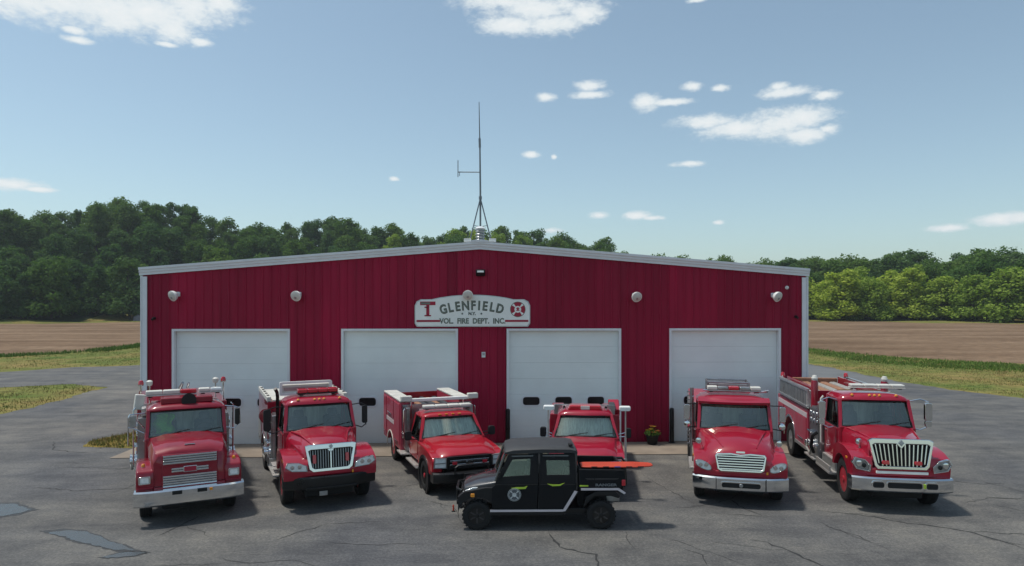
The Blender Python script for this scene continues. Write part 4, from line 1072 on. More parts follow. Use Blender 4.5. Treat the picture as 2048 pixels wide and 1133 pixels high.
# ------------------------------------------------------------------ truck with square bar grille, far left
def truck_bar_grille():
    t = SC(.95, 1, 1)('fire_truck', 'older red fire truck with square headlights and split chrome bar grille, far left', 'fire truck', (-7.16, -7.93, 0), radians(26), 'fire apparatus parked in front of the doors')
    P = M['red_old']
    wheel(t, -.98, 0, .50, .28, -1, M['rimgrey']); wheel(t, .98, 0, .50, .28, 1, M['rimgrey'])
    for s in (-1, 1):
        for x in (.80, 1.08): wheel(t, s * x, 5.0, .50, .26, s, M['rimgrey'])
    axle(t, 0, .5, .85); axle(t, 5.0, .5, .7); chassis(t, -.7, 6.6)
    # hood: wide flat box with a creased nose
    hood_loft(t, 'hood', [(.72, [(.93, .9), (.95, 1.62), (.88, 1.76), (.5, 1.84), (0, 1.86)]), (.1, [(.90, .9), (.92, 1.58), (.85, 1.73), (.5, 1.81), (0, 1.83)]), (-.62, [(.86, .9), (.88, 1.54), (.80, 1.70), (.45, 1.77), (0, 1.78)]),
                          (-.78, [(.84, .9), (.86, 1.46), (.76, 1.62), (.45, 1.68), (0, 1.69)]), (-.84, [(.80, .86), (.82, 1.40), (.72, 1.56), (.45, 1.60), (0, 1.60)])], P)
    for s in (-1, 1):
        f = fender(t, s, .80, 1.20, [(-.86, .80), (-.90, 1.05), (-.84, 1.24), (-.70, 1.31), (-.3, 1.35), (.35, 1.33), (.62, 1.22), (.70, .9)], .60, .5, .74, P, -.84, .72, .05)
        dome_light(f, (s * 1.04, -.62, 1.32), .045, 'amber')
        o, cx, cz = quad_glow_lamp(t, 'headlight', rrect(.19, .13, .02, 2, s * 1.01, 1.06), -.93, -.87, 'lens', 'chrome', bw=.045)
        box('crease', (s * 1.0, -.905, .88), (.36, .012, .014), M['red'], f)
    # small chrome bar on the hood nose
    box('hood_chrome_bar', (0, -.66, 1.775), (.24, .03, .02), M['chrome'], t, .008, (radians(8), 0, 0))
    # grille: two stacks of bars around a badge
    g = box('grille', (0, -.855, 1.22), (1.26, .04, .76), P, t, .02)
    zs = [(1.56, 1.22), (1.505, 1.22), (1.45, 1.22), (1.395, 1.22), (1.255, .84), (1.20, .84), (1.085, 1.22), (1.03, 1.22), (.975, 1.22), (.92, 1.22), (.865, 1.22)]
    for z, w in zs: box('bar', (0, -.89, z), (w, .035, .040), M['chrome'], g, .006)
    m = MB()
    for z0, z1, w in ((1.375, 1.58, 1.2), (.845, 1.105, 1.2), (1.185, 1.27, .82)): m.box((0, -.8745, (z0 + z1) / 2), (w, .004, z1 - z0))
    m.build('grille_cavity', M['dark'], g)
    bd = box('badge', (0, -.905, 1.235), (.28, .03, .12), M['signred'], g, .02); box('badge_rim', (0, -.898, 1.235), (.31, .026, .145), M['chrome'], g, .02)
    b = bumper(t, 'bumper', 1.24, -1.12, .47, .83, .22, .10, M['chrome'], .035, 6)
    for x in (-.30, .26): box('tow_slot', (x, -1.127, .755), (.22, .02, .09), M['dark'], b, .006)
    box('amber_reflector', (.46, -1.14, .755), (.07, .02, .06), M['amber'], b, .005)
    box('lower_valance', (0, -.86, .80), (1.62, .08, .12), P, t, .01)
    cab(t, .62, .86, 2.05, .8, 1.72, 1.80, 2.38, 2.56, 1.0, .97, P, M['glass_a'], bow=.08, mark=False)
    # roof: siren speaker, warning light, light bars
    rb = box('roof_box', (.02, 1.25, 2.62), (1.3, .5, .16), P, t, .03)
    m = MB(); m.lathe([(.19, 0), (.17, .05), (.08, .2)], 'y', (.06, .92, 2.62), 18); m.build('siren_speaker', M['black'], t)
    light_bar(t, -1.0, .30, 1.75, 2.76, .15, .26, ['cream', 'cream', 'redlens'], 'alu'); light_bar(t, .34, .96, 1.72, 2.78, .13, .26, ['cream', 'lens'], 'alu')
    # deck gun behind the cab
    m = MB(); m.tube([(-.1, 2.4, 2.35), (-.1, 2.4, 2.7), (-.1, 2.3, 2.82), (-.05, 2.0, 2.98)], [.06, .06, .05, .035], 10); m.tube([(.05, 2.5, 2.6), (.1, 2.35, 2.85), (.12, 2.2, 2.95)], .03, 8); m.build('deck_gun', M['stain'], t)
    mirror(t, 1, [[(.98, .95, 2.42), (1.22, .86, 2.40), (1.32, .84, 2.36)], [(1.0, .85, 1.86), (1.22, .86, 1.82), (1.33, .85, 1.95)], [(1.34, .84, 2.36), (1.37, .84, 1.95)]], (1.29, .84, 2.13), (.13, .07, .42), 'blacksat', 'chrome')
    mirror(t, -1, [[(-.98, .95, 2.36), (-1.36, .80, 2.36), (-1.40, .80, 2.28)], [(-1.0, .8, 1.86), (-1.30, .80, 2.02), (-1.40, .80, 2.04)], [(-1.40, .80, 2.30), (-1.40, .80, 1.60)], [(-1.02, .9, 1.98), (-1.3, .8, 2.32)]], (-1.29, .82, 2.18), (.17, .08, .30), 'stain', 'chrome')
    # pump module and body
    m = MB(); m.box((0, 2.5, 1.32), (2.36, .74, 1.5)); m.build('pump_house', M['stain'], t, .02)
    for s in (-1, 1):
        pump_panel(t, s, s * 1.2, 2.16, 2.84, .68, 2.0, 4 + s)
        rl = MB(); rl.tube([(s * 1.26, 2.05, .7), (s * 1.30, 2.05, .8), (s * 1.30, 2.05, 2.3), (s * 1.24, 2.05, 2.36)], .02, 8); rl.build('grab_rail', M['chrome'], t)
    bd = MB(); bd.prism(arch_body(2.92, 6.7, .62, 2.30, 5.0, .5, .60), 'x', -1.22, 1.22); bd.build('body', P, t, .03)
    box('body_band', (0, 4.8, 1.62), (2.462, 3.6, .16), M['stripe'], t)
    for s in (-1, 1):
        for y0, y1 in ((3.02, 4.25), (5.72, 6.6)): rollup(t, s, s * 1.225, y0, y1, .72, 1.5, P, 'compartment_door', False)
        arch_trim(t, s, s * 1.228, 5.0, .5, .6, .06, 'chrome')
        st_ = MB(); st_.box((s * 1.06, 1.5, .56), (.36, 1.35, .05)); st_.box((s * 1.22, 1.5, .66), (.03, 1.35, .24)); st_.build('running_board', M['plate'], t, .008)
    # warning lights on stalks and square scene lights at the body front
    for s in (-1, 1):
        x = s * 1.12
        dome_light(t, (x, 2.95, 2.88), .075, 'redlens', (x, 2.95, 2.3))
        sl = MB(); sl.lathe([(.06, 0), (.085, .05), (.085, .12), (.05, .15), (.001, .16)], 'z', (x - s * .22, 2.95, 2.84), 14); sl.build('round_lamp', M['cream'], t); MB().tube([(x - s * .22, 2.95, 2.3), (x - s * .22, 2.95, 2.85)], .02, 6).build('lamp_post', M['chrome'], t)
    box('scene_light', (-1.16, 2.62, 2.44), (.26, .14, .42), M['cream'], t, .03, (0, radians(8), radians(12)))
    box('hose_tray', (-.85, 2.45, 2.22), (.5, .62, .22), M['plate'], t, .02)
    m = MB()
    for k in range(3): m.box((-.75, 2.12, 2.18 + .12 * k), (.55, .05, .05))
    m.build('step_rungs', M['alu'], t)
    # hi-vis coat seen through the glass
    h = MB(); h.grid(lambda u, v: (-.78 + .46 * u + .05 * sin(v * 9), 1.32 + .10 * sin(u * pi) * -1 + .05 * sin(u * 13 + v * 4), 1.78 + .52 * v - .12 * abs(u - .5)), 10, 10)
    hv = h.build('jacket', M['hivis'], None, solid=.03); hv.location = t.location; hv.rotation_euler = t.rotation_euler; hv.scale = t.scale
    tag(hv, 'green hi-vis jacket behind the windshield of the far left truck', 'jacket')
    return t
truck_bar_grille()

# ------------------------------------------------------------------ second truck: black bumper, vertical chrome grille
def truck_black_bumper():
    t = SC(.965, 1, 1)('fire_truck', 'red tanker truck with black bumper and wide chrome grille, second from left', 'fire truck', (-4.02, -7.0, 0), radians(23), 'fire apparatus parked in front of the doors')
    P = M['red']
    wheel(t, -1.0, 0, .50, .28, -1, M['rimred']); wheel(t, 1.0, 0, .50, .28, 1, M['rimred'])
    for s in (-1, 1):
        for x in (.78, 1.06): wheel(t, s * x, 4.25, .50, .26, s, M['rimred'])
    axle(t, 0, .5, .88); axle(t, 4.25, .5, .7); chassis(t, -.8, 5.6)
    hood_loft(t, 'hood', [(.62, [(.93, 1.0), (.95, 1.58), (.86, 1.72), (.5, 1.80), (0, 1.83)]), (.1, [(.84, 1.0), (.86, 1.50), (.72, 1.66), (.42, 1.76), (0, 1.78)]), (-.4, [(.74, .98), (.76, 1.42), (.62, 1.60), (.36, 1.70), (0, 1.72)]),
                          (-.74, [(.66, .96), (.68, 1.36), (.57, 1.53), (.34, 1.63), (0, 1.65)]), (-.80, [(.60, .94), (.62, 1.28), (.54, 1.46), (.32, 1.57), (0, 1.59)])], P)
    for s in (-1, 1): MB().tube([(s * .80, .5, 1.735), (s * .62, .0, 1.71), (s * .50, -.5, 1.635), (s * .44, -.74, 1.585)], [.03, .028, .024, .015], 8).build('hood_crease', P, t)
    for s in (-1, 1):
        f = fender(t, s, .58, 1.18, [(-.98, .90), (-.99, 1.08), (-.93, 1.19), (-.72, 1.29), (-.4, 1.36), (.0, 1.39), (.45, 1.34), (.66, 1.18), (.72, .8)], .60, .5, .78, P, -.95, .74, .09)
        hl, cx, cz = quad_glow_lamp(t, 'headlight', [(s * .62, 1.0), (s * .64, 1.13), (s * .82, 1.21), (s * 1.08, 1.23), (s * 1.13, 1.13), (s * .98, 1.03)], -1.0, -.93, 'lens', 'chrome', bw=.012)
        for dx in (.80, .98): MB().lathe([(.055, 0), (.05, -.02), (.001, -.025)], 'y', (s * dx, -1.0, 1.12), 14).build('bulb', M['chrome'], hl)
        box('turn_signal', (s * 1.16, -.62, 1.22), (.05, .16, .07), M['amber'], f, .012)
    T = Matrix.Translation((0, -.93, 1.0)) @ Matrix.Rotation(radians(-9), 4, 'X') @ Matrix.Translation((0, .93, -1.0))
    out = [(-.66, 1.60), (-.55, 1.02), (-.46, .95), (.46, .95), (.55, 1.02), (.66, 1.60), (.56, 1.62), (-.56, 1.62)]
    inn = [(-.57, 1.46), (-.48, 1.06), (-.41, 1.02), (.41, 1.02), (.48, 1.06), (.57, 1.46), (.5, 1.49), (-.5, 1.49)]
    m = MB(); m.frame(out, inn, 'y', -1.0, -.90); g = m.xf(T).build('grille', M['chrome'], t, .014)
    m = MB(); m.prism(inn, 'y', -.93, -.90); m.xf(T).build('grille_cavity', M['dark'], g)
    for k in range(17):
        x = -.52 + 1.04 * k / 16
        if abs(x) < .04: continue
        z0 = 1.03 if abs(x) < .42 else 1.03 + (abs(x) - .42) * .55; m = MB(); m.box((x, -.955, (z0 + 1.475) / 2), (.017, .03, 1.475 - z0)); m.xf(T).build('bar', M['stain'], g)
    m = MB(); m.prism([(-.10, 1.50), (0, 1.40), (.10, 1.50)], 'y', -.985, -.95); m.box((0, -.965, 1.24), (.035, .04, .46)); m.xf(T).build('centre_bar', M['chrome'], g, .005)
    m = MB(); m.prism([(0, 1.49), (.055, 1.555), (0, 1.62), (-.055, 1.555)], 'y', -1.02, -.99); m.xf(T).build('emblem', M['stain'], g, .004)
    for s in (-1, 1): m = MB(); m.prism(rrect(.09, .22, .03, 3, s * .42, 1.26), 'y', -.99, -.95); m.xf(T).build('grille_light', M['redlens'], g, .008)
    bumper(t, 'front_valance', 1.14, -1.0, .85, 1.01, .14, .22, P, .03, 4)
    b = bumper(t, 'bumper', 1.19, -1.08, .54, .85, .26, .26, M['blacksat'], .03, 3)
    box('bumper_step', (0, -1.09, .57), (1.3, .05, .05), M['blacksat'], b, .01); box('license_plate', (-.22, -1.10, .44), (.2, .015, .11), M['stain'], b, .004)
    box('amber_marker', (.55, -1.01, .90), (.05, .03, .07), M['amber'], t, .01)
    cab(t, .52, .80, 2.0, .75, 1.66, 1.77, 2.36, 2.57, 1.0, .93, P, M['glass_a'])
    light_bar(t, -.55, .60, 1.30, 2.70, .15, .30, ['redlens', 'redlens', 'redlens', 'redlens'])
    mirror(t, 1, [[(.97, 1.0, 2.30), (1.2, .9, 2.34), (1.33, .88, 2.28)], [(1.0, .9, 1.74), (1.22, .88, 1.66), (1.33, .88, 1.74)], [(1.34, .88, 2.3), (1.34, .88, 1.72)]], (1.31, .9, 2.02), (.15, .09, .50), 'black', 'black')
    mirror(t, -1, [[(-.97, 1.0, 2.34), (-1.2, .9, 2.36), (-1.42, .88, 2.30)], [(-1.0, .9, 1.74), (-1.25, .88, 1.66), (-1.42, .88, 1.74)]], (-1.40, .9, 2.02), (.20, .10, .58), 'black', 'black')
    ex = MB(); ex.tube([(-1.0, 2.05, .7), (-1.0, 2.05, 2.5), (-1.02, 2.0, 2.62), (-1.08, 1.92, 2.74)], .05, 10); ex.build('exhaust_stack', M['blacksat'], t)
    m = MB(); m.box((0, 2.48, 1.3), (2.3, .74, 1.3)); m.build('pump_house', M['stain'], t, .02)
    for s in (-1, 1):
        pump_panel(t, s, s * 1.17, 2.15, 2.82, .68, 1.75, 11 + s)
        sb = MB(); sb.box((s * 1.08, 1.72, .50), (.34, 1.6, .05)); sb.box((s * 1.08, 1.4, .72), (.30, .5, .03)); sb.build('running_board', M['plate'], t, .008)
        box('step_box', (s * 1.1, 2.46, .62), (.26, .72, .22), M['alu'], t, .01)
    bd = MB(); bd.prism(arch_body(2.88, 5.8, .66, 2.25, 4.25, .5, .60), 'x', -1.2, 1.2); bd.build('body', P, t, .03)
    for s in (-1, 1):
        for y0, y1 in ((2.96, 3.62), (4.9, 5.7)): rollup(t, s, s * 1.205, y0, y1, .74, 1.5, M['alu'])
        arch_trim(t, s, s * 1.208, 4.25, .5, .6, .06, 'chrome')
        box('top_rail', (s * 1.16, 4.3, 2.33), (.12, 2.9, .14), M['cream'], t, .02)
        for k in range(5): box('rail_slot', (s * 1.16, 3.2 + k * .52, 2.405), (.07, .22, .012), M['dark'], t)
        if s < 0: hr = MB(); hr.lathe([(.08, -.14), (.2, -.12), (.2, -.10), (.10, -.09), (.10, .09), (.2, .10), (.2, .12), (.08, .14)], 'y', (s * 1.26, 2.7, 1.86), 20); hr.build('hose_reel', P, t)
    # folded tank in a cream frame over the pump
    fk = box('folding_tank', (-.12, 2.75, 2.62), (1.46, .46, .30), M['cream'], t, .03)
    m = MB(); m.frame(rrect(1.56, .40, .05, 3, -.12, 2.66), rrect(1.40, .26, .03, 3, -.12, 2.66), 'y', 2.44, 2.52); m.build('tank_frame', M['white'], fk)
    box('tank_strap', (-.12, 2.515, 2.64), (1.3, .02, .10), M['stain'], fk)
    box('hose_bed_cover', (0, 4.3, 2.27), (2.1, 2.8, .06), M['cream'], t, .02)
    return t
truck_black_bumper()

# ------------------------------------------------------------------ pickup front shared by the two smaller trucks
def pickup_front(t, P, chrome_grille):
    hood_loft(t, 'hood', [(.78, [(.86, .95), (.90, 1.20), (.84, 1.30), (.45, 1.345), (0, 1.35)]), (.2, [(.84, .95), (.88, 1.17), (.80, 1.27), (.5, 1.325), (0, 1.31)]), (-.45, [(.82, .9), (.86, 1.12), (.76, 1.22), (.5, 1.27), (0, 1.255)]),
                          (-.80, [(.80, .85), (.84, 1.04), (.74, 1.13), (.48, 1.17), (0, 1.165)]), (-.88, [(.80, .85), (.82, 1.0), (.72, 1.07), (.46, 1.10), (0, 1.10)])], P)
    for s in (-1, 1): fender(t, s, .74, 1.02, [(-.90, .72), (-.92, 1.0), (-.84, 1.07), (-.4, 1.16), (.1, 1.20), (.6, 1.21), (.78, 1.2), (.80, .7)], .50, .42, .56, P, -.88, .80, .05)
def truck_rescue():
    t = thing('fire_truck', 'red pickup-based rescue truck with tall box body and white-topped compartments', 'fire truck', (-.50, -5.98, 0), radians(19), 'fire apparatus parked in front of the doors')
    P = M['red_bright']
    wheel(t, -.90, 0, .42, .26, -1, M['rimred']); wheel(t, .90, 0, .42, .26, 1, M['rimred'])
    for s in (-1, 1):
        for x in (.70, .96): wheel(t, s * x, 4.1, .42, .22, s, M['rimred'])
    axle(t, 0, .42, .8); axle(t, 4.1, .42, .65); chassis(t, -.7, 5.2, .4, .55)
    pickup_front(t, P, False)
    for s in (-1, 1): MB().lathe([(.56, 0), (.56, s * .05), (.47, s * .05), (.47, 0)], 'x', (s * 1.005, 0, .42), 30).build('fender_flare', M['black'], t)
    g = MB(); g.frame([(-.62, .74), (.62, .74), (.62, 1.08), (-.62, 1.08)], [(-.55, .79), (.55, .79), (.55, 1.03), (-.55, 1.03)], 'y', -.96, -.88); gr = g.build('grille', M['blacksat'], t, .012)
    box('grille_cavity', (0, -.90, .91), (1.12, .02, .26), M['dark'], gr)
    for z in (.855, .96): box('bar', (0, -.935, z), (1.1, .04, .05), M['chrome'], gr, .012)
    m = MB(); m.prism([(.11 * cos(k * pi / 8), .91 + .045 * sin(k * pi / 8)) for k in range(16)], 'y', -.97, -.95); m.build('badge', M['chrome'], gr)
    for s in (-1, 1):
        hl, cx, cz = quad_glow_lamp(t, 'headlight', [(s * .66, .80), (s * .66, 1.04), (s * .95, 1.06), (s * .97, .82)], -.945, -.86, 'lens', 'stain', bw=.016)
        box('lamp_divider', (s * .81, -.95, .93), (.28, .02, .02), M['stain'], hl); box('grille_light', (s * .42, -.965, .91), (.13, .03, .08), M['redlens'], gr, .01)
    b = bumper(t, 'bumper', 1.02, -1.16, .42, .70, .3, .16, M['blacksat'], .04, 4)
    m = MB()
    m.tube([(-.46, -1.12, .62), (-.46, -1.17, .84), (-.40, -1.17, .88), (.40, -1.17, .88), (.46, -1.17, .84), (.46, -1.12, .62)], .03, 8)
    m.build('brush_guard', M['blacksat'], b)
    w = MB(); w.box((0, -1.2, .60), (.5, .22, .2)); w.lathe([(.08, -.2), (.08, .2)], 'x', (0, -1.2, .62), 12); w.build('winch', M['black'], b, .01)
    cab(t, .62, 1.05, 2.05, .62, 1.20, 1.32, 1.80, 1.95, .98, .80, P, M['glass_b'], bow=.12, mark=False, trim='black')
    for s in (-1, 1): box('sill_stripe', (s * .985, 1.4, .72), (.012, 1.3, .12), M['stripe'], t)
    sh = MB(); sh.grid(lambda u, v: ((2 * u - 1) * .80, .80 + .36 * v + .05 * abs(2 * u - 1) + .012 * (1 if int(u * 20) % 2 else -1), 1.30 + .46 * v), 20, 2); sh.build('reflection_panel', M['silver'], t, smooth=False)  # pale panel added behind the glass in place of its reflection
    light_bar(t, -.72, .78, 1.42, 2.08, .11, .26, ['cream', 'cream', 'cream', 'cream'], 'stain')
    for k in (-.3, -.1, .1, .3): box('cab_lamp', (k, 1.03, 1.90), (.09, .06, .03), M['amber'], t, .01)
    for s in (-1, 1): mirror(t, s, [[(s * .93, .95, 1.30), (s * 1.22, .92, 1.36)], [(s * .93, .97, 1.22), (s * 1.2, .93, 1.26)]], (s * 1.27, .93, 1.36), (.20, .12, .26), 'black', 'black')
    # body: side boxes around an open bed
    for s in (-1, 1):
        bx_ = MB(); bx_.prism(arch_body(2.5, 5.3, .62, 2.10, 4.1, .42, .52), 'x', *sorted((s * .72, s * 1.16)))
        bo = bx_.build('side_compartment', M['red_side'], t, .02)
        for k in range(4): box('lid', (s * .94, 2.82 + k * .70, 2.125), (.46, .66, .05), M['cream'], bo, .015)
        box('stripe', (s * 1.163, 4.0, 1.32), (.008, 2.6, .13), M['stripe'], bo)
        for y0, y1, z0, z1 in ((2.62, 3.45, .74, 2.02), (3.55, 4.68, 1.45, 2.02), (4.76, 5.22, .74, 2.02)): rollup(t, s, s * 1.163, y0, y1, z0, z1, M['red_side'], 'compartment_door', False)
        arch_trim(t, s, s * 1.166, 4.1, .42, .52, .05, 'cream')
        box('pump_recess', (s * 1.0, 2.28, 1.33), (.12, .42, 1.3), M['stain'], t, .02)
        box('side_step', (s * 1.08, 2.32, .60), (.34, .62, .05), M['plate'], t, .01)
        MB().tube([(s * 1.1, 2.12, .8), (s * 1.14, 2.12, .85), (s * 1.14, 2.12, 1.9), (s * 1.1, 2.12, 1.95)], .018, 8).build('grab_rail', M['chrome'], t)
        MB().lathe([(.09, 0), (.09, s * .08), (.001, s * .09)], 'x', (s * 1.06, 2.3, 1.12), 14).build('hose_outlet', M['chrome'], t)
    box('bed_floor', (0, 3.9, 1.5), (1.46, 2.8, .06), M['dark'], t); box('bed_front', (0, 2.48, 1.55), (2.2, .06, .95), M['stain'], t, .01); box('tail_wall', (0, 5.28, 1.6), (1.44, .06, .9), P, t)
    for k in range(6): box('hose_fold', (-.55 + k * .22, 3.9, 1.70 + .03 * (k % 2)), (.18, 2.4, .34), M['strap'] if k % 3 == 1 else M['seat'], t, .05)
    cb = MB(); cb.box((0, 2.44, 2.16), (2.1, .12, .10)); cb.build('cross_rail', M['white'], t, .02)
    for x in (-1.0, 1.02): box('scene_light', (x + (.12 if x > 0 else 0), 2.40, 2.22), (.34, .18, .17), M['cream'], t, .03)
    for s in (-1, 1): MB().tube([(s * .85, 2.44, 1.6), (s * .85, 2.44, 2.15)], .03, 8).build('rail_post', M['chrome'], t)
    box('running_board', (-1.0, 1.35, .48), (.2, 1.4, .05), M['plate'], t, .01); box('running_board', (1.0, 1.35, .48), (.2, 1.4, .05), M['plate'], t, .01)
    return t
truck_rescue()

def truck_brush():
    t = thing('fire_truck', 'red brush pickup with two telescoping pole lights, behind the dark utility vehicle', 'fire truck', (3.02, -6.3, 0), radians(-7), 'fire apparatus parked in front of the doors')
    P = M['red']
    wheel(t, -.88, 0, .42, .26, -1, M['rimgrey']); wheel(t, .88, 0, .42, .26, 1, M['rimgrey'])
    for s in (-1, 1): wheel(t, s * .88, 3.7, .42, .26, s, M['rimgrey'])
    axle(t, 0, .42, .8); axle(t, 3.7, .42, .7); chassis(t, -.7, 4.7, .4, .55)
    pickup_front(t, P, True)
    g = MB(); g.frame([(-.66, .78), (.66, .78), (.60, 1.08), (-.60, 1.08)], [(-.58, .83), (.58, .83), (.53, 1.02), (-.53, 1.02)], 'y', -.96, -.88); gr = g.build('grille', P, t, .012)
    box('grille_cavity', (0, -.905, .92), (1.14, .02, .22), M['dark'], gr); box('bar', (0, -.94, .925), (1.1, .03, .05), M['stain'], gr, .01)
    m = MB(); m.prism([(.12 * cos(k * pi / 8), .925 + .05 * sin(k * pi / 8)) for k in range(16)], 'y', -.97, -.955); m.build('badge', M['bluelens'], gr)
    for s in (-1, 1):
        hl, cx, cz = quad_glow_lamp(t, 'headlight', rrect(.22, .17, .03, 2, s * .79, .95), -.945, -.86, 'lens', 'chrome', bw=.02)
        box('turn_signal', (s * .97, -.90, .95), (.07, .08, .16), M['amber'], hl, .01)
    b = bumper(t, 'bumper', 1.04, -1.2, .40, .74, .34, .12, M['blacksat'], .04, 5)
    w = MB(); w.box((0, -1.22, .80), (.7, .26, .14)); w.build('winch', M['black'], b, .02)
    m = MB()
    for s in (-1, 1): m.tube([(s * .98, -1.12, .6), (s * 1.0, -1.1, 1.0), (s * .9, -1.08, 1.12), (s * .55, -1.12, 1.12)], .035, 8)
    m.build('brush_guard', M['blacksat'], b)
    cab(t, .60, 1.02, 2.3, .62, 1.22, 1.34, 1.84, 2.02, .97, .80, P, M['glass_b'], bow=.12, mark=False)
    sh = MB(); sh.grid(lambda u, v: ((2 * u - 1) * .78, .80 + .34 * v + .05 * abs(2 * u - 1) + .016 * (1 if int(u * 12) % 2 else -1), 1.32 + .46 * v), 12, 2); sh.build('reflection_panel', M['silver'], t, smooth=False)  # added pleated panel, its pale colour imitating the reflection in the glass
    rb = MB(); rb.prism([(-.52, 2.0), (.52, 2.0), (.46, 2.14), (-.46, 2.14)], 'y', 1.2, 1.62); rb.build('light_bar', M['redlens'], t, .04, 3); box('white_lens', (0, 1.195, 2.075), (.26, .03, .11), M['cream'], t, .01)
    for s in (-1, 1):
        dome_light(t, (s * .62, 1.5, 2.02), .04, 'black')
        mirror(t, s, [[(s * .93, .95, 1.34), (s * 1.2, .92, 1.42)], [(s * .93, .97, 1.26), (s * 1.2, .93, 1.30)]], (s * 1.23, .93, 1.40), (.18, .12, .28), 'black', 'chrome')
        # telescoping scene light on its pole
        pl = MB(); pl.tube([(s * 1.02, -.85, .82), (s * 1.02, -.85, 1.6)], .03, 8); pl.tube([(s * 1.02, -.85, 1.6), (s * 1.02, -.85, 2.32)], .02, 8); po = pl.build('light_pole', M['alu'], t)
        q = MB(); q.box((s * 1.0, -.87, 2.38), (.30, .16, .13)); q.build('scene_light', M['white'], po, .04); MB().prism(rrect(.24, .09, .02, 2, s * 1.0, 2.37), 'y', -.962, -.952).build('lamp_lens', M['lens'], po)
        box('pole_clamp', (s * 1.0, -.82, .95), (.12, .14, .2), M['stain'], po, .01)
    # slip-on unit in the bed
    for s in (-1, 1):
        bx_ = MB(); bx_.prism(arch_body(2.38, 4.8, .62, 1.70, 3.7, .42, .5), 'x', *sorted((s * .66, s * 1.08))); bo = bx_.build('side_compartment', P, t, .03)
        for y0, y1 in ((2.48, 3.1), (4.25, 4.7)): rollup(t, s, s * 1.083, y0, y1, .74, 1.5, P, 'compartment_door', False)
        arch_trim(t, s, s * 1.085, 3.7, .42, .5, .04, 'black')
    box('water_tank', (0, 3.6, 1.3), (1.2, 1.6, .6), M['cream'], t, .05); box('headache_rack', (0, 2.42, 1.75), (1.9, .06, .5), M['stain'], t, .02)
    box('lid', (.93, 2.75, 1.86), (.34, .6, .26), P, t, .03, (radians(25), 0, 0)); box('tool_box', (.86, 2.62, 1.92), (.18, .4, .22), M['seat'], t, .03)
    return t
truck_brush()
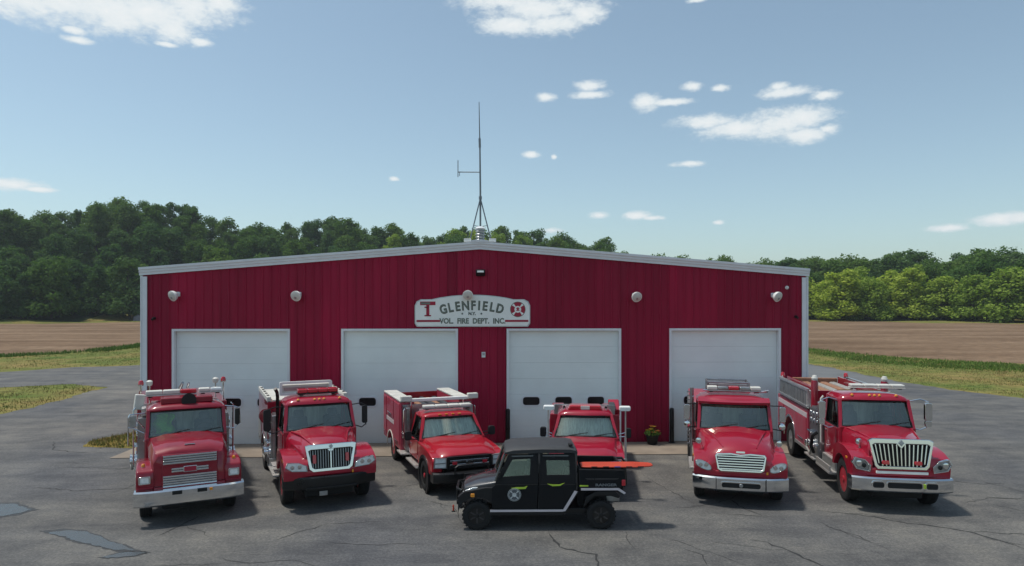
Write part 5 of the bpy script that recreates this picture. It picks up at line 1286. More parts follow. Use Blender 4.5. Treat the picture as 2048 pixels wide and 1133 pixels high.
# ------------------------------------------------------------------ fifth truck: rounded hood, low wide grille of horizontal bars
def truck_round_hood():
    t = SC(.97, 1, 1)('fire_truck', 'red fire truck with rounded hood, oval headlights and slotted chrome bumper', 'fire truck', (6.93, -7.2, 0), radians(-15), 'fire apparatus parked in front of the doors')
    P = M['red']
    wheel(t, -1.0, 0, .50, .28, -1, M['rimgrey']); wheel(t, 1.0, 0, .50, .28, 1, M['rimgrey'])
    for s in (-1, 1):
        for x in (.78, 1.06): wheel(t, s * x, 4.4, .50, .26, s, M['rimgrey'])
    axle(t, 0, .5, .88); axle(t, 4.4, .5, .7); chassis(t, -.8, 5.8)
    hood_loft(t, 'hood', [(.58, [(1.0, .9), (1.02, 1.50), (.95, 1.66), (.5, 1.76), (0, 1.80)]), (.1, [(.98, .9), (1.0, 1.40), (.88, 1.58), (.46, 1.70), (0, 1.74)]), (-.4, [(.94, .86), (.95, 1.30), (.80, 1.48), (.44, 1.60), (0, 1.64)]),
                          (-.75, [(.88, .82), (.89, 1.18), (.74, 1.36), (.42, 1.48), (0, 1.51)]), (-.93, [(.80, .80), (.81, 1.08), (.66, 1.24), (.4, 1.34), (0, 1.36)]), (-.97, [(.72, .80), (.73, 1.0), (.6, 1.14), (.36, 1.22), (0, 1.24)])], P)
    for s in (-1, 1): MB().tube([(s * .80, .45, 1.67), (s * .66, .0, 1.64), (s * .52, -.45, 1.555), (s * .42, -.78, 1.46)], [.032, .03, .026, .015], 8).build('hood_crease', P, t)
    for s in (-1, 1):
        f = fender(t, s, .62, 1.17, [(-.93, .84), (-.95, 1.02), (-.88, 1.16), (-.62, 1.28), (-.2, 1.36), (.25, 1.36), (.58, 1.28), (.68, .8)], .60, .5, .76, P, -.90, .70, .11)
        oval = [(s * (.93 + .185 * cos(a) + .04 * sin(a)), 1.03 + .11 * sin(a) + .045 * cos(a)) for a in (k * pi / 9 for k in range(18))]
        hl, cx, cz = quad_glow_lamp(t, 'headlight', oval, -.985, -.90, 'lens', 'chrome', bw=.014)
        for dx in (.86, 1.0): MB().lathe([(.06, 0), (.05, -.02), (.001, -.025)], 'y', (s * dx, -.985, 1.03), 14).build('bulb', M['chrome'], hl)
        box('turn_signal', (s * 1.165, -.55, 1.18), (.04, .16, .06), M['amber'], f, .012)
        fm = MB(); fm.tube([(s * .92, -.35, 1.38), (s * 1.02, -.45, 1.52)], .014, 6); fm.lathe([(.03, -.03), (.075, -.02), (.08, .02), (.03, .04)], 'y', (s * 1.03, -.45, 1.54), 14); fm.build('hood_mirror', M['chrome'], t)
    T = Matrix.Translation((0, -1.0, .9)) @ Matrix.Rotation(radians(-8), 4, 'X') @ Matrix.Translation((0, 1.0, -.9))
    out = [(-.60, 1.34), (-.64, 1.28), (-.58, .95), (-.50, .90), (.50, .90), (.58, .95), (.64, 1.28), (.60, 1.34), (.25, 1.36), (0, 1.33), (-.25, 1.36)]
    inn = [(x * .92, 1.12 + (z - 1.12) * .80) for x, z in out]
    m = MB(); m.frame(out, inn, 'y', -1.09, -1.0); g = m.xf(T).build('grille', M['chrome'], t, .012)
    m = MB(); m.prism(inn, 'y', -1.03, -1.0); m.xf(T).build('grille_cavity', M['dark'], g)
    for k in range(6): m = MB(); m.box((0, -1.06, .965 + k * .062), (1.09 + .015 * k, .05, .034)); m.xf(T).build('bar', M['chrome'], g, .006)
    m = MB(); m.prism(rrect(.22, .045, .015, 2, 0, 1.385), 'y', -1.08, -1.05); m.xf(T).build('emblem', M['chrome'], g)
    bumper(t, 'front_valance', 1.12, -1.0, .76, .92, .14, .20, P, .03, 4)
    for s in (-1, 1): box('amber_marker', (s * .66, -1.0, .885), (.055, .03, .07), M['amber'] if s > 0 else P, t, .01)
    b = bumper(t, 'bumper', 1.20, -1.12, .42, .76, .26, .24, M['chrome'], .035, 3)
    m = MB(); m.prism(rrect(.96, .12, .05, 4, 0, .58), 'y', -1.14, -1.10); m.build('bumper_slot', M['dark'], b); m = MB(); m.frame(rrect(1.02, .17, .07, 4, 0, .58), rrect(.96, .12, .05, 4, 0, .58), 'y', -1.148, -1.10); m.build('slot_rim', M['chrome'], b)
    for s in (-1, 1): box('bumper_seam', (s * .62, -1.10, .59), (.012, .05, .33), M['dark'], b)
    MB().lathe([(.05, -1.15), (.04, -1.16), (.001, -1.16)], 'y', (0, 0, .58), 12).build('horn', M['stain'], b)
    cab(t, .48, .78, 2.3, .75, 1.62, 1.73, 2.33, 2.56, 1.03, .99, P, M['glass_a'], bow=.16, roof_over=.10, mark=False)
    vis = MB(); vis.loft([[(x, .64 + .16 * (x / 1.0) ** 2, 2.36), (x, .62 + .16 * (x / 1.0) ** 2, 2.42), (x, .9 + .1 * x * x, 2.52), (x, .9 + .1 * x * x, 2.40)] for x in (-.98 + .14 * k for k in range(15))]); vis.build('visor', P, t)
    lb = light_bar(t, -.72, .80, 1.35, 2.72, .14, .3, ['cream', 'stain', 'redlens', 'stain', 'cream'], 'stain')
    MB().tube([(-.84, 1.3, 2.66), (.98, 1.3, 2.66)], .025, 8).build('roof_rail', M['chrome'], t)
    MB().tube([(.6, 1.28, 2.62), (1.0, 1.25, 2.70)], .02, 6).build('air_horn', M['chrome'], t)
    for s in (-1, 1):
        mirror(t, s, [[(s * 1.0, .9, 2.32), (s * 1.28, .82, 2.33), (s * 1.36, .82, 2.28)], [(s * 1.02, .82, 1.70), (s * 1.28, .82, 1.66), (s * 1.36, .82, 1.74)]], (s * 1.31, .82, 2.10), (.17, .09, .42), 'chrome', 'black')
        q = MB(); q.lathe([(.02, -.05), (.085, -.03), (.10, .03), (.095, .04)], 'y', (s * 1.30, .82, 1.76), 16); q.build('spot_mirror', M['chrome'], t)
        MB().tube([(s * 1.06, 2.32, 1.0), (s * 1.12, 2.32, 1.05), (s * 1.12, 2.32, 2.3), (s * 1.06, 2.32, 2.36)], .018, 8).build('grab_rail', M['chrome'], t)
    # body
    bd = MB(); bd.prism(arch_body(2.5, 6.2, .62, 2.12, 4.4, .5, .6), 'x', -1.13, 1.13); bd.build('body', M['red_side'], t, .03)
    box('body_front_plate', (0, 2.48, 1.45), (2.2, .03, 1.4), M['plate'], t, .008)
    for k in range(14): box('ladder_rung', (-1.16, 2.44, .9 + k * .12), (.22, .03, .03), M['stain'], t)
    for s in (-1, 1):
        for y0, y1, z0 in ((2.6, 3.55, .72), (3.65, 5.15, 1.32), (5.25, 6.1, .72)): rollup(t, s, s * 1.135, y0, y1, z0, 2.02, M['alu'])
        arch_trim(t, s, s * 1.14, 4.4, .5, .6, .06, 'chrome')
        box('side_step', (s * 1.08, 1.5, .52), (.3, 1.4, .05), M['plate'], t, .01)
        box('body_stripe', (s * 1.132, 3.2, .66), (.012, 1.2, .07), M['stripe'], t)
    # monitor cage on top
    m = MB()
    for z in (2.56, 2.74): m.tube([(-.62, 2.7, z), (.62, 2.7, z), (.62, 3.6, z), (-.62, 3.6, z), (-.62, 2.7, z)], .03, 6)
    for x, y in ((-.62, 2.7), (.62, 2.7), (.62, 3.6), (-.62, 3.6)): m.tube([(x, y, 2.1), (x, y, 2.75)], .03, 6)
    m.build('roof_cage', M['stain'], t)
    box('dunnage_cover', (0, 3.15, 2.62), (1.2, .84, .18), M['stain'], t, .04); box('roof_box', (0, 2.6, 2.3), (1.3, .1, .5), M['red_old'], t, .02)
    MB().tube([(-1.12, 2.36, .5), (-1.12, 2.36, 2.6)], .06, 12).build('exhaust_stack', M['stain'], t)
    return t
truck_round_hood()

# ------------------------------------------------------------------ sixth truck: pumper with tall grille of vertical bars
def truck_pumper():
    t = SC(.935, 1, 1.06)('fire_truck', 'red pumper with tall grille of vertical chrome bars and hose racks, far right', 'fire truck', (10.66, -7.78, 0), radians(-11), 'fire apparatus parked in front of the doors')
    P = M['red']
    wheel(t, -1.0, 0, .52, .30, -1, M['rimred']); wheel(t, 1.0, 0, .52, .30, 1, M['rimred'])
    for s in (-1, 1):
        for x in (.80, 1.08): wheel(t, s * x, 5.35, .52, .27, s, M['rimgrey'])
    axle(t, 0, .52, .88); axle(t, 5.35, .52, .7); chassis(t, -.8, 7.0)
    hood_loft(t, 'hood', [(.62, [(.95, 1.0), (.97, 1.56), (.90, 1.70), (.5, 1.78), (0, 1.80)]), (.1, [(.88, 1.0), (.90, 1.52), (.80, 1.67), (.45, 1.75), (0, 1.77)]), (-.45, [(.80, .98), (.82, 1.48), (.72, 1.62), (.42, 1.70), (0, 1.72)]),
                          (-.80, [(.76, .96), (.78, 1.44), (.70, 1.57), (.4, 1.65), (0, 1.67)]), (-.84, [(.74, .94), (.76, 1.38), (.68, 1.52), (.38, 1.61), (0, 1.63)])], P)
    for s in (-1, 1): MB().tube([(s * .86, .5, 1.70), (s * .74, .0, 1.685), (s * .62, -.5, 1.635), (s * .58, -.76, 1.60)], [.028, .028, .024, .015], 8).build('hood_crease', P, t)
    for s in (-1, 1):
        f = fender(t, s, .70, 1.21, [(-.93, .92), (-.95, 1.12), (-.88, 1.25), (-.62, 1.34), (-.25, 1.40), (.2, 1.40), (.56, 1.28), (.70, .8)], .62, .52, .78, P, -.90, .72, .08)
        hl, cx, cz = quad_glow_lamp(t, 'headlight', [(s * .82, .96), (s * .80, 1.08), (s * .92, 1.19), (s * 1.12, 1.23), (s * 1.18, 1.13), (s * 1.10, 1.01)], -.985, -.88, 'stain', 'chrome', bw=.030)
        for dx, dz, br, bm in ((.93, 1.075, .055, 'blacksat'), (1.06, 1.125, .075, 'chrome')): MB().lathe([(br, 0), (br * .94, -.02), (br * .5, -.03), (.001, -.03)], 'y', (s * dx, -.985, dz), 16).build('bulb', M[bm], hl)
        m = MB(); m.tube([(s * .74, -.78, .92), (s * .8, -.95, .86)], .012, 6); fm = MB(); fm.lathe([(.02, -.04), (.085, -.02), (.09, .03), (.04, .05)], 'y', (s * .86, -.42, 1.52), 14); fm.tube([(s * .84, -.4, 1.35), (s * .86, -.4, 1.5)], .014, 6); fm.build('hood_mirror', M['chrome'], t)
        box('turn_signal', (s * 1.20, -.5, 1.16), (.04, .14, .06), M['amber'], f, .012)
    T = Matrix.Translation((0, -.95, .95)) @ Matrix.Rotation(radians(-7), 4, 'X') @ Matrix.Translation((0, .95, -.95))
    out = [(-.80, 1.65), (-.67, 1.07), (-.60, 1.0), (.60, 1.0), (.67, 1.07), (.80, 1.65), (.70, 1.70), (-.70, 1.70)]
    inn = [(-.71, 1.54), (-.605, 1.11), (-.55, 1.065), (.55, 1.065), (.605, 1.11), (.71, 1.54), (.64, 1.58), (-.64, 1.58)]
    m = MB(); m.frame(out, inn, 'y', -1.03, -.90); g = m.xf(T).build('grille', M['chrome'], t, .016)
    m = MB(); m.prism(inn, 'y', -.95, -.90); m.xf(T).build('grille_cavity', M['dark'], g)
    for k in range(13):
        x = -.60 + 1.2 * k / 12; z0 = 1.07 if abs(x) < .54 else 1.07 + (abs(x) - .54) * .9; lean = x * .08
        m = MB(); beam(m, (x * .93, -.985, z0), (x * 1.06, -.985, 1.575), .034, .05); m.xf(T).build('bar', M['chrome'], g, .008)
    m = MB(); m.prism([(-.13, 1.60), (0, 1.47), (.13, 1.60)], 'y', -1.035, -.96); m.xf(T).build('grille_peak', M['chrome'], g, .008)
    m = MB(); m.prism([(0, 1.53), (.07, 1.605), (0, 1.68), (-.07, 1.605)], 'y', -1.055, -1.02); m.xf(T).build('emblem', M['stain'], g, .005)
    for s in (-1, 1): m = MB(); m.prism(rrect(.18, .09, .03, 3, s * .40, 1.15), 'y', -1.05, -.985); m.xf(T).build('grille_light', M['redlens'], g, .01)
    bumper(t, 'front_valance', 1.14, -.98, .82, 1.02, .14, .20, P, .03, 4)
    box('white_strip', (0, -1.0, .93), (1.28, .04, .06), M['white'], t, .012)
    b = bumper(t, 'bumper', 1.24, -1.16, .50, .83, .28, .16, M['chrome'], .035, 4)
    for x, w in ((0, .84), (-.64, .28), (.66, .28)):
        m = MB(); m.prism(rrect(w, .13, .05, 4, x, .67), 'y', -1.175, -1.12); m.build('bumper_slot', M['dark'], b); m = MB(); m.frame(rrect(w + .05, .18, .07, 4, x, .67), rrect(w, .13, .05, 4, x, .67), 'y', -1.18, -1.12); m.build('slot_rim', M['chrome'], b)
    box('yellow_tag', (.48, -1.185, .67), (.06, .02, .10), M['lime'], b, .005)
    cab(t, .55, .82, 2.05, .75, 1.66, 1.76, 2.34, 2.54, 1.03, .97, P, M['glass_a'], bow=.12)
    light_bar(t, -.55, .95, 1.25, 2.70, .10, .28, ['cream', 'cream', 'cream', 'cream'], 'cream')
    for s in (-1, 1):
        mirror(t, s, [[(s * 1.0, .95, 2.36), (s * 1.25, .88, 2.42), (s * 1.46, .86, 2.36)], [(s * 1.03, .9, 1.68), (s * 1.25, .88, 1.64), (s * 1.42, .86, 1.72)]], (s * 1.45, .86, 2.10), (.20, .10, .46), 'chrome', 'chrome')
        MB().prism(rrect(.17, .15, .03, 2, s * 1.45, 1.80), 'y', .82, .90).build('spot_mirror', M['chrome'], t, .01)
        rl = MB(); rl.tube([(s * 1.06, 2.02, 1.0), (s * 1.13, 2.0, 1.05), (s * 1.13, 2.0, 2.25), (s * 1.06, 2.0, 2.32)], .034, 8); rl.build('grab_rail', M['cream'], t)  # thick and cream to imitate the reflection on the polished door jamb
        # cab steps
        sb = MB(); sb.box((s * 1.10, 1.30, .50), (.42, 1.3, .06)); sb.box((s * 1.28, 1.30, .58), (.04, 1.3, .2)); sb.box((s * 1.02, 1.30, .80), (.26, 1.0, .05)); sb.build('cab_step', M['plate'], t, .01)
        box('tank_cover', (s * .98, 1.30, .65), (.30, 1.28, .28), M['alu'], t, .04)
    # pump module
    box('pump_house', (0, 2.62, 1.25), (2.3, .98, 1.4), M['stain'], t, .02)
    for s in (-1, 1):
        pump_panel(t, s, s * 1.17, 2.18, 3.06, .66, 1.90, 21 + s)
        box('pump_step', (s * 1.16, 2.62, .54), (.34, 1.0, .05), M['plate'], t, .01)
        cr = MB(); cr.lathe([(.11, 0), (.11, .75), (.09, .80)], 'z', (s * 1.06, 2.92, 1.86), 16); cr.build('lamp_column', M['red_old'], t); MB().lathe([(.085, .8), (.10, .86), (.06, .94), (.001, .95)], 'z', (s * 1.06, 2.92, 1.86), 14).build('scene_light', M['cream'], t)
        MB().lathe([(.09, 0), (.11, .05), (.06, .14), (.001, .15)], 'z', (s * .8, 2.4, 1.98), 14).build('round_lamp', M['cream'], t)
        q = MB(); q.tube([(s * 1.26, 2.3, .7), (s * 1.36, 2.24, .9), (s * 1.33, 2.16, 1.2), (s * 1.2, 2.12, 1.3)], .05, 8); q.build('intake_hose', M['black'], t)
    bd = MB(); bd.prism([(3.12, .62), (4.62, .62), (4.70, .9), (4.85, 1.1), (5.1, 1.22), (5.35, 1.25), (5.6, 1.22), (5.85, 1.1), (6.0, .9), (6.08, .62), (7.1, .62), (7.1, 1.78), (3.12, 1.78)], 'x', -1.22, 1.22); bd.build('body', M['red_side'], t, .02)
    MB().box((0, 5.35, .8), (1.5, 1.2, .8)).build('wheel_well', M['dark'], t)
    for s in (-1, 1):
        for y0, y1, z0 in ((3.25, 4.45, .74), (6.2, 7.0, .74)): rollup(t, s, s * 1.225, y0, y1, z0, 1.5, M['red_side'], 'compartment_door', False)
        box('silver_band', (s * 1.224, 5.1, 1.60), (.012, 3.8, .14), M['stripe'], t)
        w = MB()
        for k in range(12):
            a0, a1 = pi * k / 12, pi * (k + 1) / 12
            w.add([(s * 1.235, 5.35 + r * cos(a), .56 + r * .95 * sin(a)) for a in (a0, a1) for r in (.72, .80)], [(0, 1, 3, 2)])
        w.build('wheel_arch', M['chrome'], t, solid=.02)
        box('rub_rail', (s * 1.24, 3.85, .64), (.05, 1.4, .09), M['alu'], t, .01)
        # hose and ladder rack along the top
        rk = box('hose_rack', (s * 1.14, 4.95, 2.08), (.18, 3.6, .50), M['plate'], t, .02)
        for z in (1.86, 2.36): box('rack_rail', (s * 1.22, 4.95, z), (.10, 3.7, .08), M['alu'], rk, .012)
        for k in range(18): box('rack_rung', (s * 1.238, 3.3 + k * .195, 2.10), (.03, .07, .40), M['stain'], rk)
        box('bed_wall', (s * .92, 5.0, 2.1), (.06, 3.7, .62), P, t, .01)
    box('hose_bed', (0, 5.0, 1.95), (1.7, 3.6, .3), M['strap'], t, .03)
    for k in range(5): box('hose_fold', (-.64 + .32 * k, 5.1, 2.16), (.26, 3.2, .18), M['strap'] if k % 2 else M['hose'], t, .06)
    box('hose_cover', (0, 6.95, 2.1), (1.8, .12, .5), M['strap'], t, .03); box('bed_front', (0, 3.18, 2.06), (1.9, .05, .56), P, t, .01)
    m = MB(); m.tube([(0, 2.7, 1.95), (0, 2.7, 2.3), (0, 2.62, 2.45), (.0, 2.3, 2.62)], [.09, .09, .07, .05], 10); m.build('deck_gun', M['stain'], t)
    dome_light(t, (-1.14, 6.7, 2.42), .08, 'redlens'); dome_light(t, (1.14, 6.7, 2.42), .08, 'redlens')
    return t
truck_pumper()

# ------------------------------------------------------------------ four-seat utility vehicle in front
M['decal_mid'] = pmat('dull_grey_decal', (.16, .17, .18), .6)
def utv():
    t = SC(.97, .985, .94)('utility_vehicle', 'dark four-door utility vehicle with soft cab parked sideways in front', 'utility vehicle', (.06, -8.94, 0), radians(-91))
    for y in (0, 2.87):
        for s in (-1, 1): wheel(t, s * .64, y, .335, .25, s, M['blacksat'], 4, True)
    m = MB()
    for y in (0, 2.87):
        m.tube([(-.55, y, .335), (.55, y, .335)], .03, 8)
        for s in (-1, 1): m.tube([(s * .25, y - .15, .38), (s * .52, y, .32)], .022, 6); m.tube([(s * .25, y + .15, .38), (s * .52, y, .32)], .022, 6); m.tube([(s * .3, y, .85), (s * .48, y, .36)], .04, 8)
    m.build('suspension', M['black'], t)
    box('floor_pan', (0, 1.45, .40), (1.2, 2.3, .14), M['black'], t, .02)
    # front clip
    m = MB(); hw = .56
    rings = []
    for y, w, z0, z1, zc in ((-.36, .40, .55, .92, .95), (-.30, .52, .50, 1.0, 1.03), (-.05, .60, .62, 1.08, 1.12), (.30, .66, .62, 1.16, 1.20), (.48, .69, .50, 1.20, 1.22)):
        rings.append([(w, y, z0), (w + .02, y, (z0 + z1) / 2), (w, y, z1 - .06), (w * .86, y, z1), (0, y, zc), (-w * .86, y, z1), (-w, y, z1 - .06), (-w - .02, y, (z0 + z1) / 2), (-w, y, z0)])
    m.loft(rings); m.build('hood', M['utv'], t, .02)
    for s in (-1, 1):
        f = MB(); arch = [(.44 * cos(pi * k / 12), .36 + .44 * sin(pi * k / 12)) for k in range(13)]
        f.prism([(-.44, .46), (-.44, .80), (-.30, .92), (.2, 1.02), (.52, 1.02), (.52, .36)] + arch, 'x', *sorted((s * .56, s * .76))); fo = f.build('fender', M['black'], t, .025)
        h = MB(); h.prism([(-.34, .90), (-.10, 1.0), (.02, 1.0), (-.14, .88)], 'x', *sorted((s * .60, s * .655))); h.build('headlight', M['lens'], t, .01)
        box('running_light', (s * .765, -.10, .84), (.03, .09, .09), M['amber'], fo, .02)
    m = MB(); m.tube([(-.5, -.32, .62), (-.42, -.46, .62), (.42, -.46, .62), (.5, -.32, .62)], .035, 8); m.tube([(-.46, -.36, .88), (-.36, -.48, .90), (.36, -.48, .90), (.46, -.36, .88)], .03, 8)
    for x in (-.38, 0, .38): m.tube([(x, -.47, .52), (x, -.47, .9)], .025, 8)
    m.build('front_bumper', M['blacksat'], t)
    box('front_grille', (0, -.37, .74), (.74, .05, .28), M['black'], t, .02); box('skid_plate', (0, -.28, .47), (.7, .3, .06), M['black'], t, .02, (radians(25), 0, 0))
    # cabin
    def side_x(z): return .77 - max(0, z - 1.15) * .17
    roof = []
    for y, w, z0, z1 in ((.62, .60, 1.80, 1.84), (.66, .63, 1.80, 1.90), (.85, .655, 1.81, 1.95), (1.5, .66, 1.83, 1.975), (2.15, .655, 1.83, 1.965), (2.30, .64, 1.82, 1.93), (2.34, .61, 1.80, 1.86)):
        roof.append([(w, y, z0), (w + .01, y, z1 - .05), (w * .92, y, z1 - .005), (w * .5, y, z1 + .012), (0, y, z1 + .016), (-w * .5, y, z1 + .012), (-w * .92, y, z1 - .005), (-w - .01, y, z1 - .05), (-w, y, z0)])
    m = MB(); m.loft(roof); m.build('roof', M['canvas_top'], t, angle=40)
    g = MB(); g.grid(lambda u, v: ((2 * u - 1) * (.66 - .07 * v), .42 + .24 * v + .03 * abs(2 * u - 1), 1.20 + .61 * v), 8, 4); g.build('windshield', M['glass_a'], t)
    for s in (-1, 1):
        for p, q, r in (((s * .70, .42, 1.16), (s * .645, .64, 1.80), .035), ((s * .72, 2.30, .95), (s * .645, 2.30, 1.82), .03), ((s * .73, 1.44, .5), (s * .655, 1.44, 1.82), .03)): MB().tube([p, q], r, 8).build('cage_bar', M['utv'], t)
    # cab doors: soft panels with window openings
    for s in (-1, 1):
        def P3(y, z, o=0): return (s * (side_x(z) + o), y, z)
        def panel(name, poly, mat, o, th, par, bev=.008):
            m = MB(); n = len(poly)
            m.add([P3(y, z, o) for y, z in poly] + [P3(y, z, o - th) for y, z in poly], [tuple(range(n)), tuple(range(2 * n - 1, n - 1, -1))] + [(i, i + n, (i + 1) % n + n, (i + 1) % n) for i in range(n)])
            return m.build(name, mat, par, bev)
        def ring(name, po, pi_, mat, o, th, par):
            m = MB(); n = len(po); vs = [P3(y, z, o) for y, z in po] + [P3(y, z, o) for y, z in pi_] + [P3(y, z, o - th) for y, z in po] + [P3(y, z, o - th) for y, z in pi_]; fs = []
            for i in range(n):
                j = (i + 1) % n; fs += [(i, j, j + n, i + n), (i + 2 * n, i + 3 * n, j + 3 * n, j + 2 * n), (i, i + 2 * n, j + 2 * n, j), (i + n, j + n, j + 3 * n, i + 3 * n)]
            m.add(vs, fs); return m.build(name, mat, par, .006)
        fd = ring('door', [(.40, 1.10), (.62, 1.55), (.72, 1.80), (1.41, 1.81), (1.41, 1.10)], [(.60, 1.28), (.72, 1.50), (.82, 1.68), (1.24, 1.70), (1.22, 1.32)], M['canvas'], .0, .04, t)
        panel('lower_panel', [(.34, .52), (.34, 1.02), (.42, 1.10), (1.41, 1.10), (1.38, .50)], M['canvas'], .012, .05, fd)
        panel('window_pane', [(.60, 1.28), (.72, 1.50), (.82, 1.68), (1.24, 1.70), (1.22, 1.32)], M['glass_u'], -.02, .006, fd, 0)
        rd = ring('door', [(1.46, 1.10), (1.46, 1.81), (2.28, 1.81), (2.28, 1.10)], [(1.62, 1.32), (1.60, 1.66), (2.14, 1.66), (2.14, 1.32)], M['canvas'], .0, .04, t)
        panel('lower_panel', [(1.42, .50), (1.45, 1.10), (2.28, 1.10), (2.26, .90), (1.98, .50)], M['canvas'], .012, .05, rd)
        panel('window_pane', [(1.62, 1.32), (1.60, 1.66), (2.14, 1.66), (2.14, 1.32)], M['glass_u'], -.02, .006, rd, 0)
        panel('door_strip', [(.80, 1.745), (1.30, 1.755), (1.30, 1.785), (.80, 1.775)], M['utv'], .008, .01, fd, 0); panel('door_strip', [(1.52, 1.755), (2.12, 1.755), (2.12, 1.785), (1.52, 1.785)], M['utv'], .008, .01, rd, 0)
        panel('handle_accent', [(.78, 1.02), (.90, .99), (1.12, 1.00), (1.16, 1.07), (1.08, 1.04), (.92, 1.04)], M['lime'], .022, .01, fd, 0)
        panel('handle_accent', [(1.62, 1.12), (1.74, 1.06), (1.92, 1.07), (2.02, 1.14), (1.90, 1.10), (1.76, 1.10)], M['lime'], .022, .01, rd, 0)
        panel('sill_stripe', [(.30, .445), (1.98, .445), (1.98, .495), (.30, .495)], M['stripe'], .022, .02, t, 0)
        panel('sill_stripe', [(1.96, .445), (2.04, .46), (2.32, .93), (2.25, .95)], M['stripe'], .022, .02, t, 0)
        panel('side_skirt', [(.30, .36), (2.0, .36), (2.36, .92), (2.24, .92), (1.96, .50), (.30, .50)], M['black'], -.002, .1, t, 0)
        panel('door_seam', [(1.405, .5), (1.43, 1.1), (1.42, 1.78), (1.45, 1.78), (1.46, 1.1), (1.435, .5)], M['dark'], .004, .01, t, 0)
        # round emblem
        ec = MB(); ec.lathe([(.155, 0), (.155, s * .006), (.001, s * .006)], 'x', (s * .793, .86, .86), 28); em = ec.build('emblem', M['decal'], fd)
        mc = MB()
        for k in range(4):
            a = k * pi / 2 + pi / 4 * 0
            q = [(.03, .025), (.105, .075), (.125, 0), (.105, -.075), (.03, -.025)]
            mc.prism([(.86 + u * cos(a) - w * sin(a), .86 + u * sin(a) + w * cos(a)) for u, w in q], 'x', *sorted((s * .801, s * .799)))
        mc.build('emblem_cross', M['decal_dk'], em, smooth=False)
        MB().lathe([(.05, 0), (.05, s * .004), (.001, s * .004)], 'x', (s * .801, .86, .86), 20).build('emblem_centre', M['decal'], em)
        MB().lathe([(.148, 0), (.148, s * .003), (.134, s * .003), (.134, 0)], 'x', (s * .7995, .86, .86), 28, True).build('emblem_ring', M['decal_dk'], em)
        mr_ = MB(); mr_.box((s * .74, .52, 1.34), (.16, .05, .12)); mr_.tube([(s * .66, .5, 1.32), (s * .74, .52, 1.34)], .015, 6); mr_.build('mirror', M['black'], t, .02)
    for y in (.98, 1.9):
        for x in (-.36, .36): m = MB(); m.box((x, y + .22, 1.0), (.5, .14, .7), (radians(-10), 0, 0)); m.box((x, y, .72), (.5, .5, .14)); m.build('seat', M['seat'], t, .04)
    m = MB(); m.tube([(.36 + .17 * cos(k * pi / 8), .84 + .06 * sin(k * pi / 8), 1.18 + .15 * sin(k * pi / 8)) for k in range(17)], .014, 6); m.build('steering_wheel', M['black'], t); box('dashboard', (0, .56, 1.08), (1.25, .28, .24), M['dash'], t, .05)
    g = MB(); g.grid(lambda u, v: ((2 * u - 1) * .60, 2.31, 1.2 + .6 * v), 4, 2); g.build('rear_window', M['glass_u'], t)
    box('roof_antenna', (.52, 2.18, 2.01), (.16, .10, .06), M['black'], t, .02)
    # cargo box
    bd = MB()
    bd.box((0, 2.86, 1.0), (1.40, 1.06, .06))
    for s in (-1, 1): bd.prism([(2.36, .96), (2.36, 1.46), (3.40, 1.44), (3.44, 1.10), (3.30, .96)], 'x', *sorted((s * .70, s * .765)))
    bd.box((0, 2.38, 1.22), (1.40, .05, .5)); bd.build('cargo_bed', M['canvas'], t, .02)
    box('tailgate', (0, 3.42, 1.22), (1.42, .05, .44), M['black'], t, .015)
    for s in (-1, 1):
        rib = MB(); rib.prism([(2.50, 1.24), (3.28, 1.24), (3.24, 1.21), (2.54, 1.21)], 'x', *sorted((s * .764, s * .775))); rib.build('bed_rib', M['utv'], t)
        rib = MB(); rib.prism([(2.40, .955), (3.25, .955), (3.40, .86), (3.44, .89), (3.28, 1.005), (2.40, 1.005)], 'x', *sorted((s * .764, s * .79))); rib.build('bed_stripe', M['stripe'], t)
        box('tail_light', (s * .745, 3.39, 1.13), (.06, .09, .15), M['redlens'], t, .015); box('bed_accent', (s * .77, 2.47, 1.06), (.012, .20, .035), M['lime'], t, .005)
        rf = MB(); rf.prism([(2.45, .50), (2.52, .78), (2.75, .92), (3.2, .92), (3.32, .80), (3.28, .74), (3.1, .80), (2.72, .80), (2.58, .66)], 'x', *sorted((s * .5, s * .74))); rf.build('rear_fender', M['black'], t, .015)
    text('RANGER', .085, 'lettering', M['decal_mid'], t, (.778, 2.98, 1.08), (pi / 2, 0, pi / 2), .002, .003, 1.5); text('RANGER', .085, 'lettering', M['decal_mid'], t, (-.778, 2.98, 1.08), (pi / 2, 0, -pi / 2), .002, .003, 1.5)
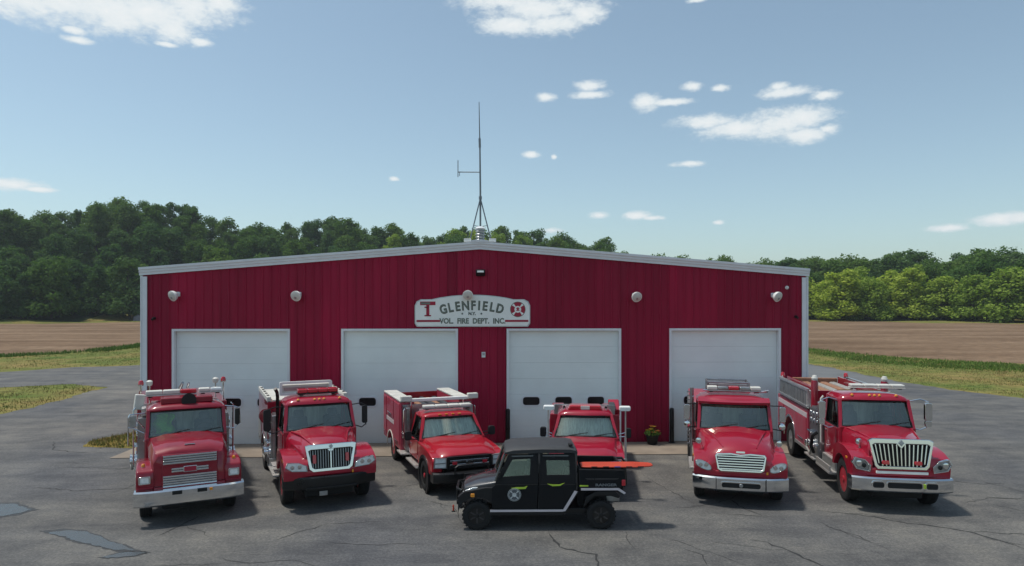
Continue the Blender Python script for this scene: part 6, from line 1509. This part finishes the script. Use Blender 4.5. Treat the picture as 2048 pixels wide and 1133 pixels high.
    box('exhaust', (.2, 3.2, .62), (.3, .34, .2), M['stain'], t, .05); box('engine', (0, 2.7, .66), (.8, .7, .4), M['dark'], t, .04)
    return t
U = utv()
# orange rescue board lying across the cargo box
rb = SC(.97, .985, .94)('rescue_board', 'long orange rescue board lying across the cargo bed of the utility vehicle', 'rescue board', (.06, -8.98, 0), radians(-91))
def slab(poly, z0, z1): m = MB(); m.prism(poly, 'z', z0, z1); return m
slab([(.20, 2.42), (.62, 2.42), (.66, 2.55), (.66, 3.7), (.58, 4.05), (.50, 4.12), (.32, 4.12), (.24, 4.05), (.16, 3.7), (.16, 2.55)], 1.475, 1.512).build('board', M['orange'], rb, .018, 3)
for s, x in ((0, .655), (1, .165)):
    for k in range(5): box('hand_hole', (x, 2.72 + k * .27, 1.497), (.012, .14, .028), M['dark'] if k != 2 else M['bluelens'], rb, .004)
for k in range(3): box('foot_runner', (.41, 2.65 + k * .45, 1.462), (.36, .06, .022), M['redlens'], rb, .005)
mk = thing('marker_flag', 'tiny orange marker standing on the asphalt ahead of the utility vehicle', 'marker', (-.56, -8.25, .0))
MB().tube([(0, 0, 0), (0, 0, .17)], .010, 6).build('stake', M['orange'], mk); MB().tube([(0, 0, .03), (0, 0, .15)], .022, 8).build('sleeve', M['orange'], mk); MB().lathe([(.05, 0), (.05, .012), (.02, .02)], 'z', (0, 0, 0), 10).build('base', M['black'], mk)

# ------------------------------------------------------------------ summer haze
hz = MB(); hz.box((0, 500, 43), (3260, 2060, 90))
haze_m = bpy.data.materials.new('summer_haze'); ht = nodes_of(haze_m)
ho = ht.nodes.new('ShaderNodeOutputMaterial'); hv_ = ht.nodes.new('ShaderNodeVolumePrincipled')
hv_.inputs['Color'].default_value = (.86, .93, 1.0, 1); hv_.inputs['Density'].default_value = .0002; hv_.inputs['Anisotropy'].default_value = .2
ht.links.new(hv_.outputs[0], ho.inputs['Volume'])
haze = hz.build('haze', haze_m, smooth=False)
tag(haze, 'thin pale summer haze over the whole scene', 'haze', kind='stuff')
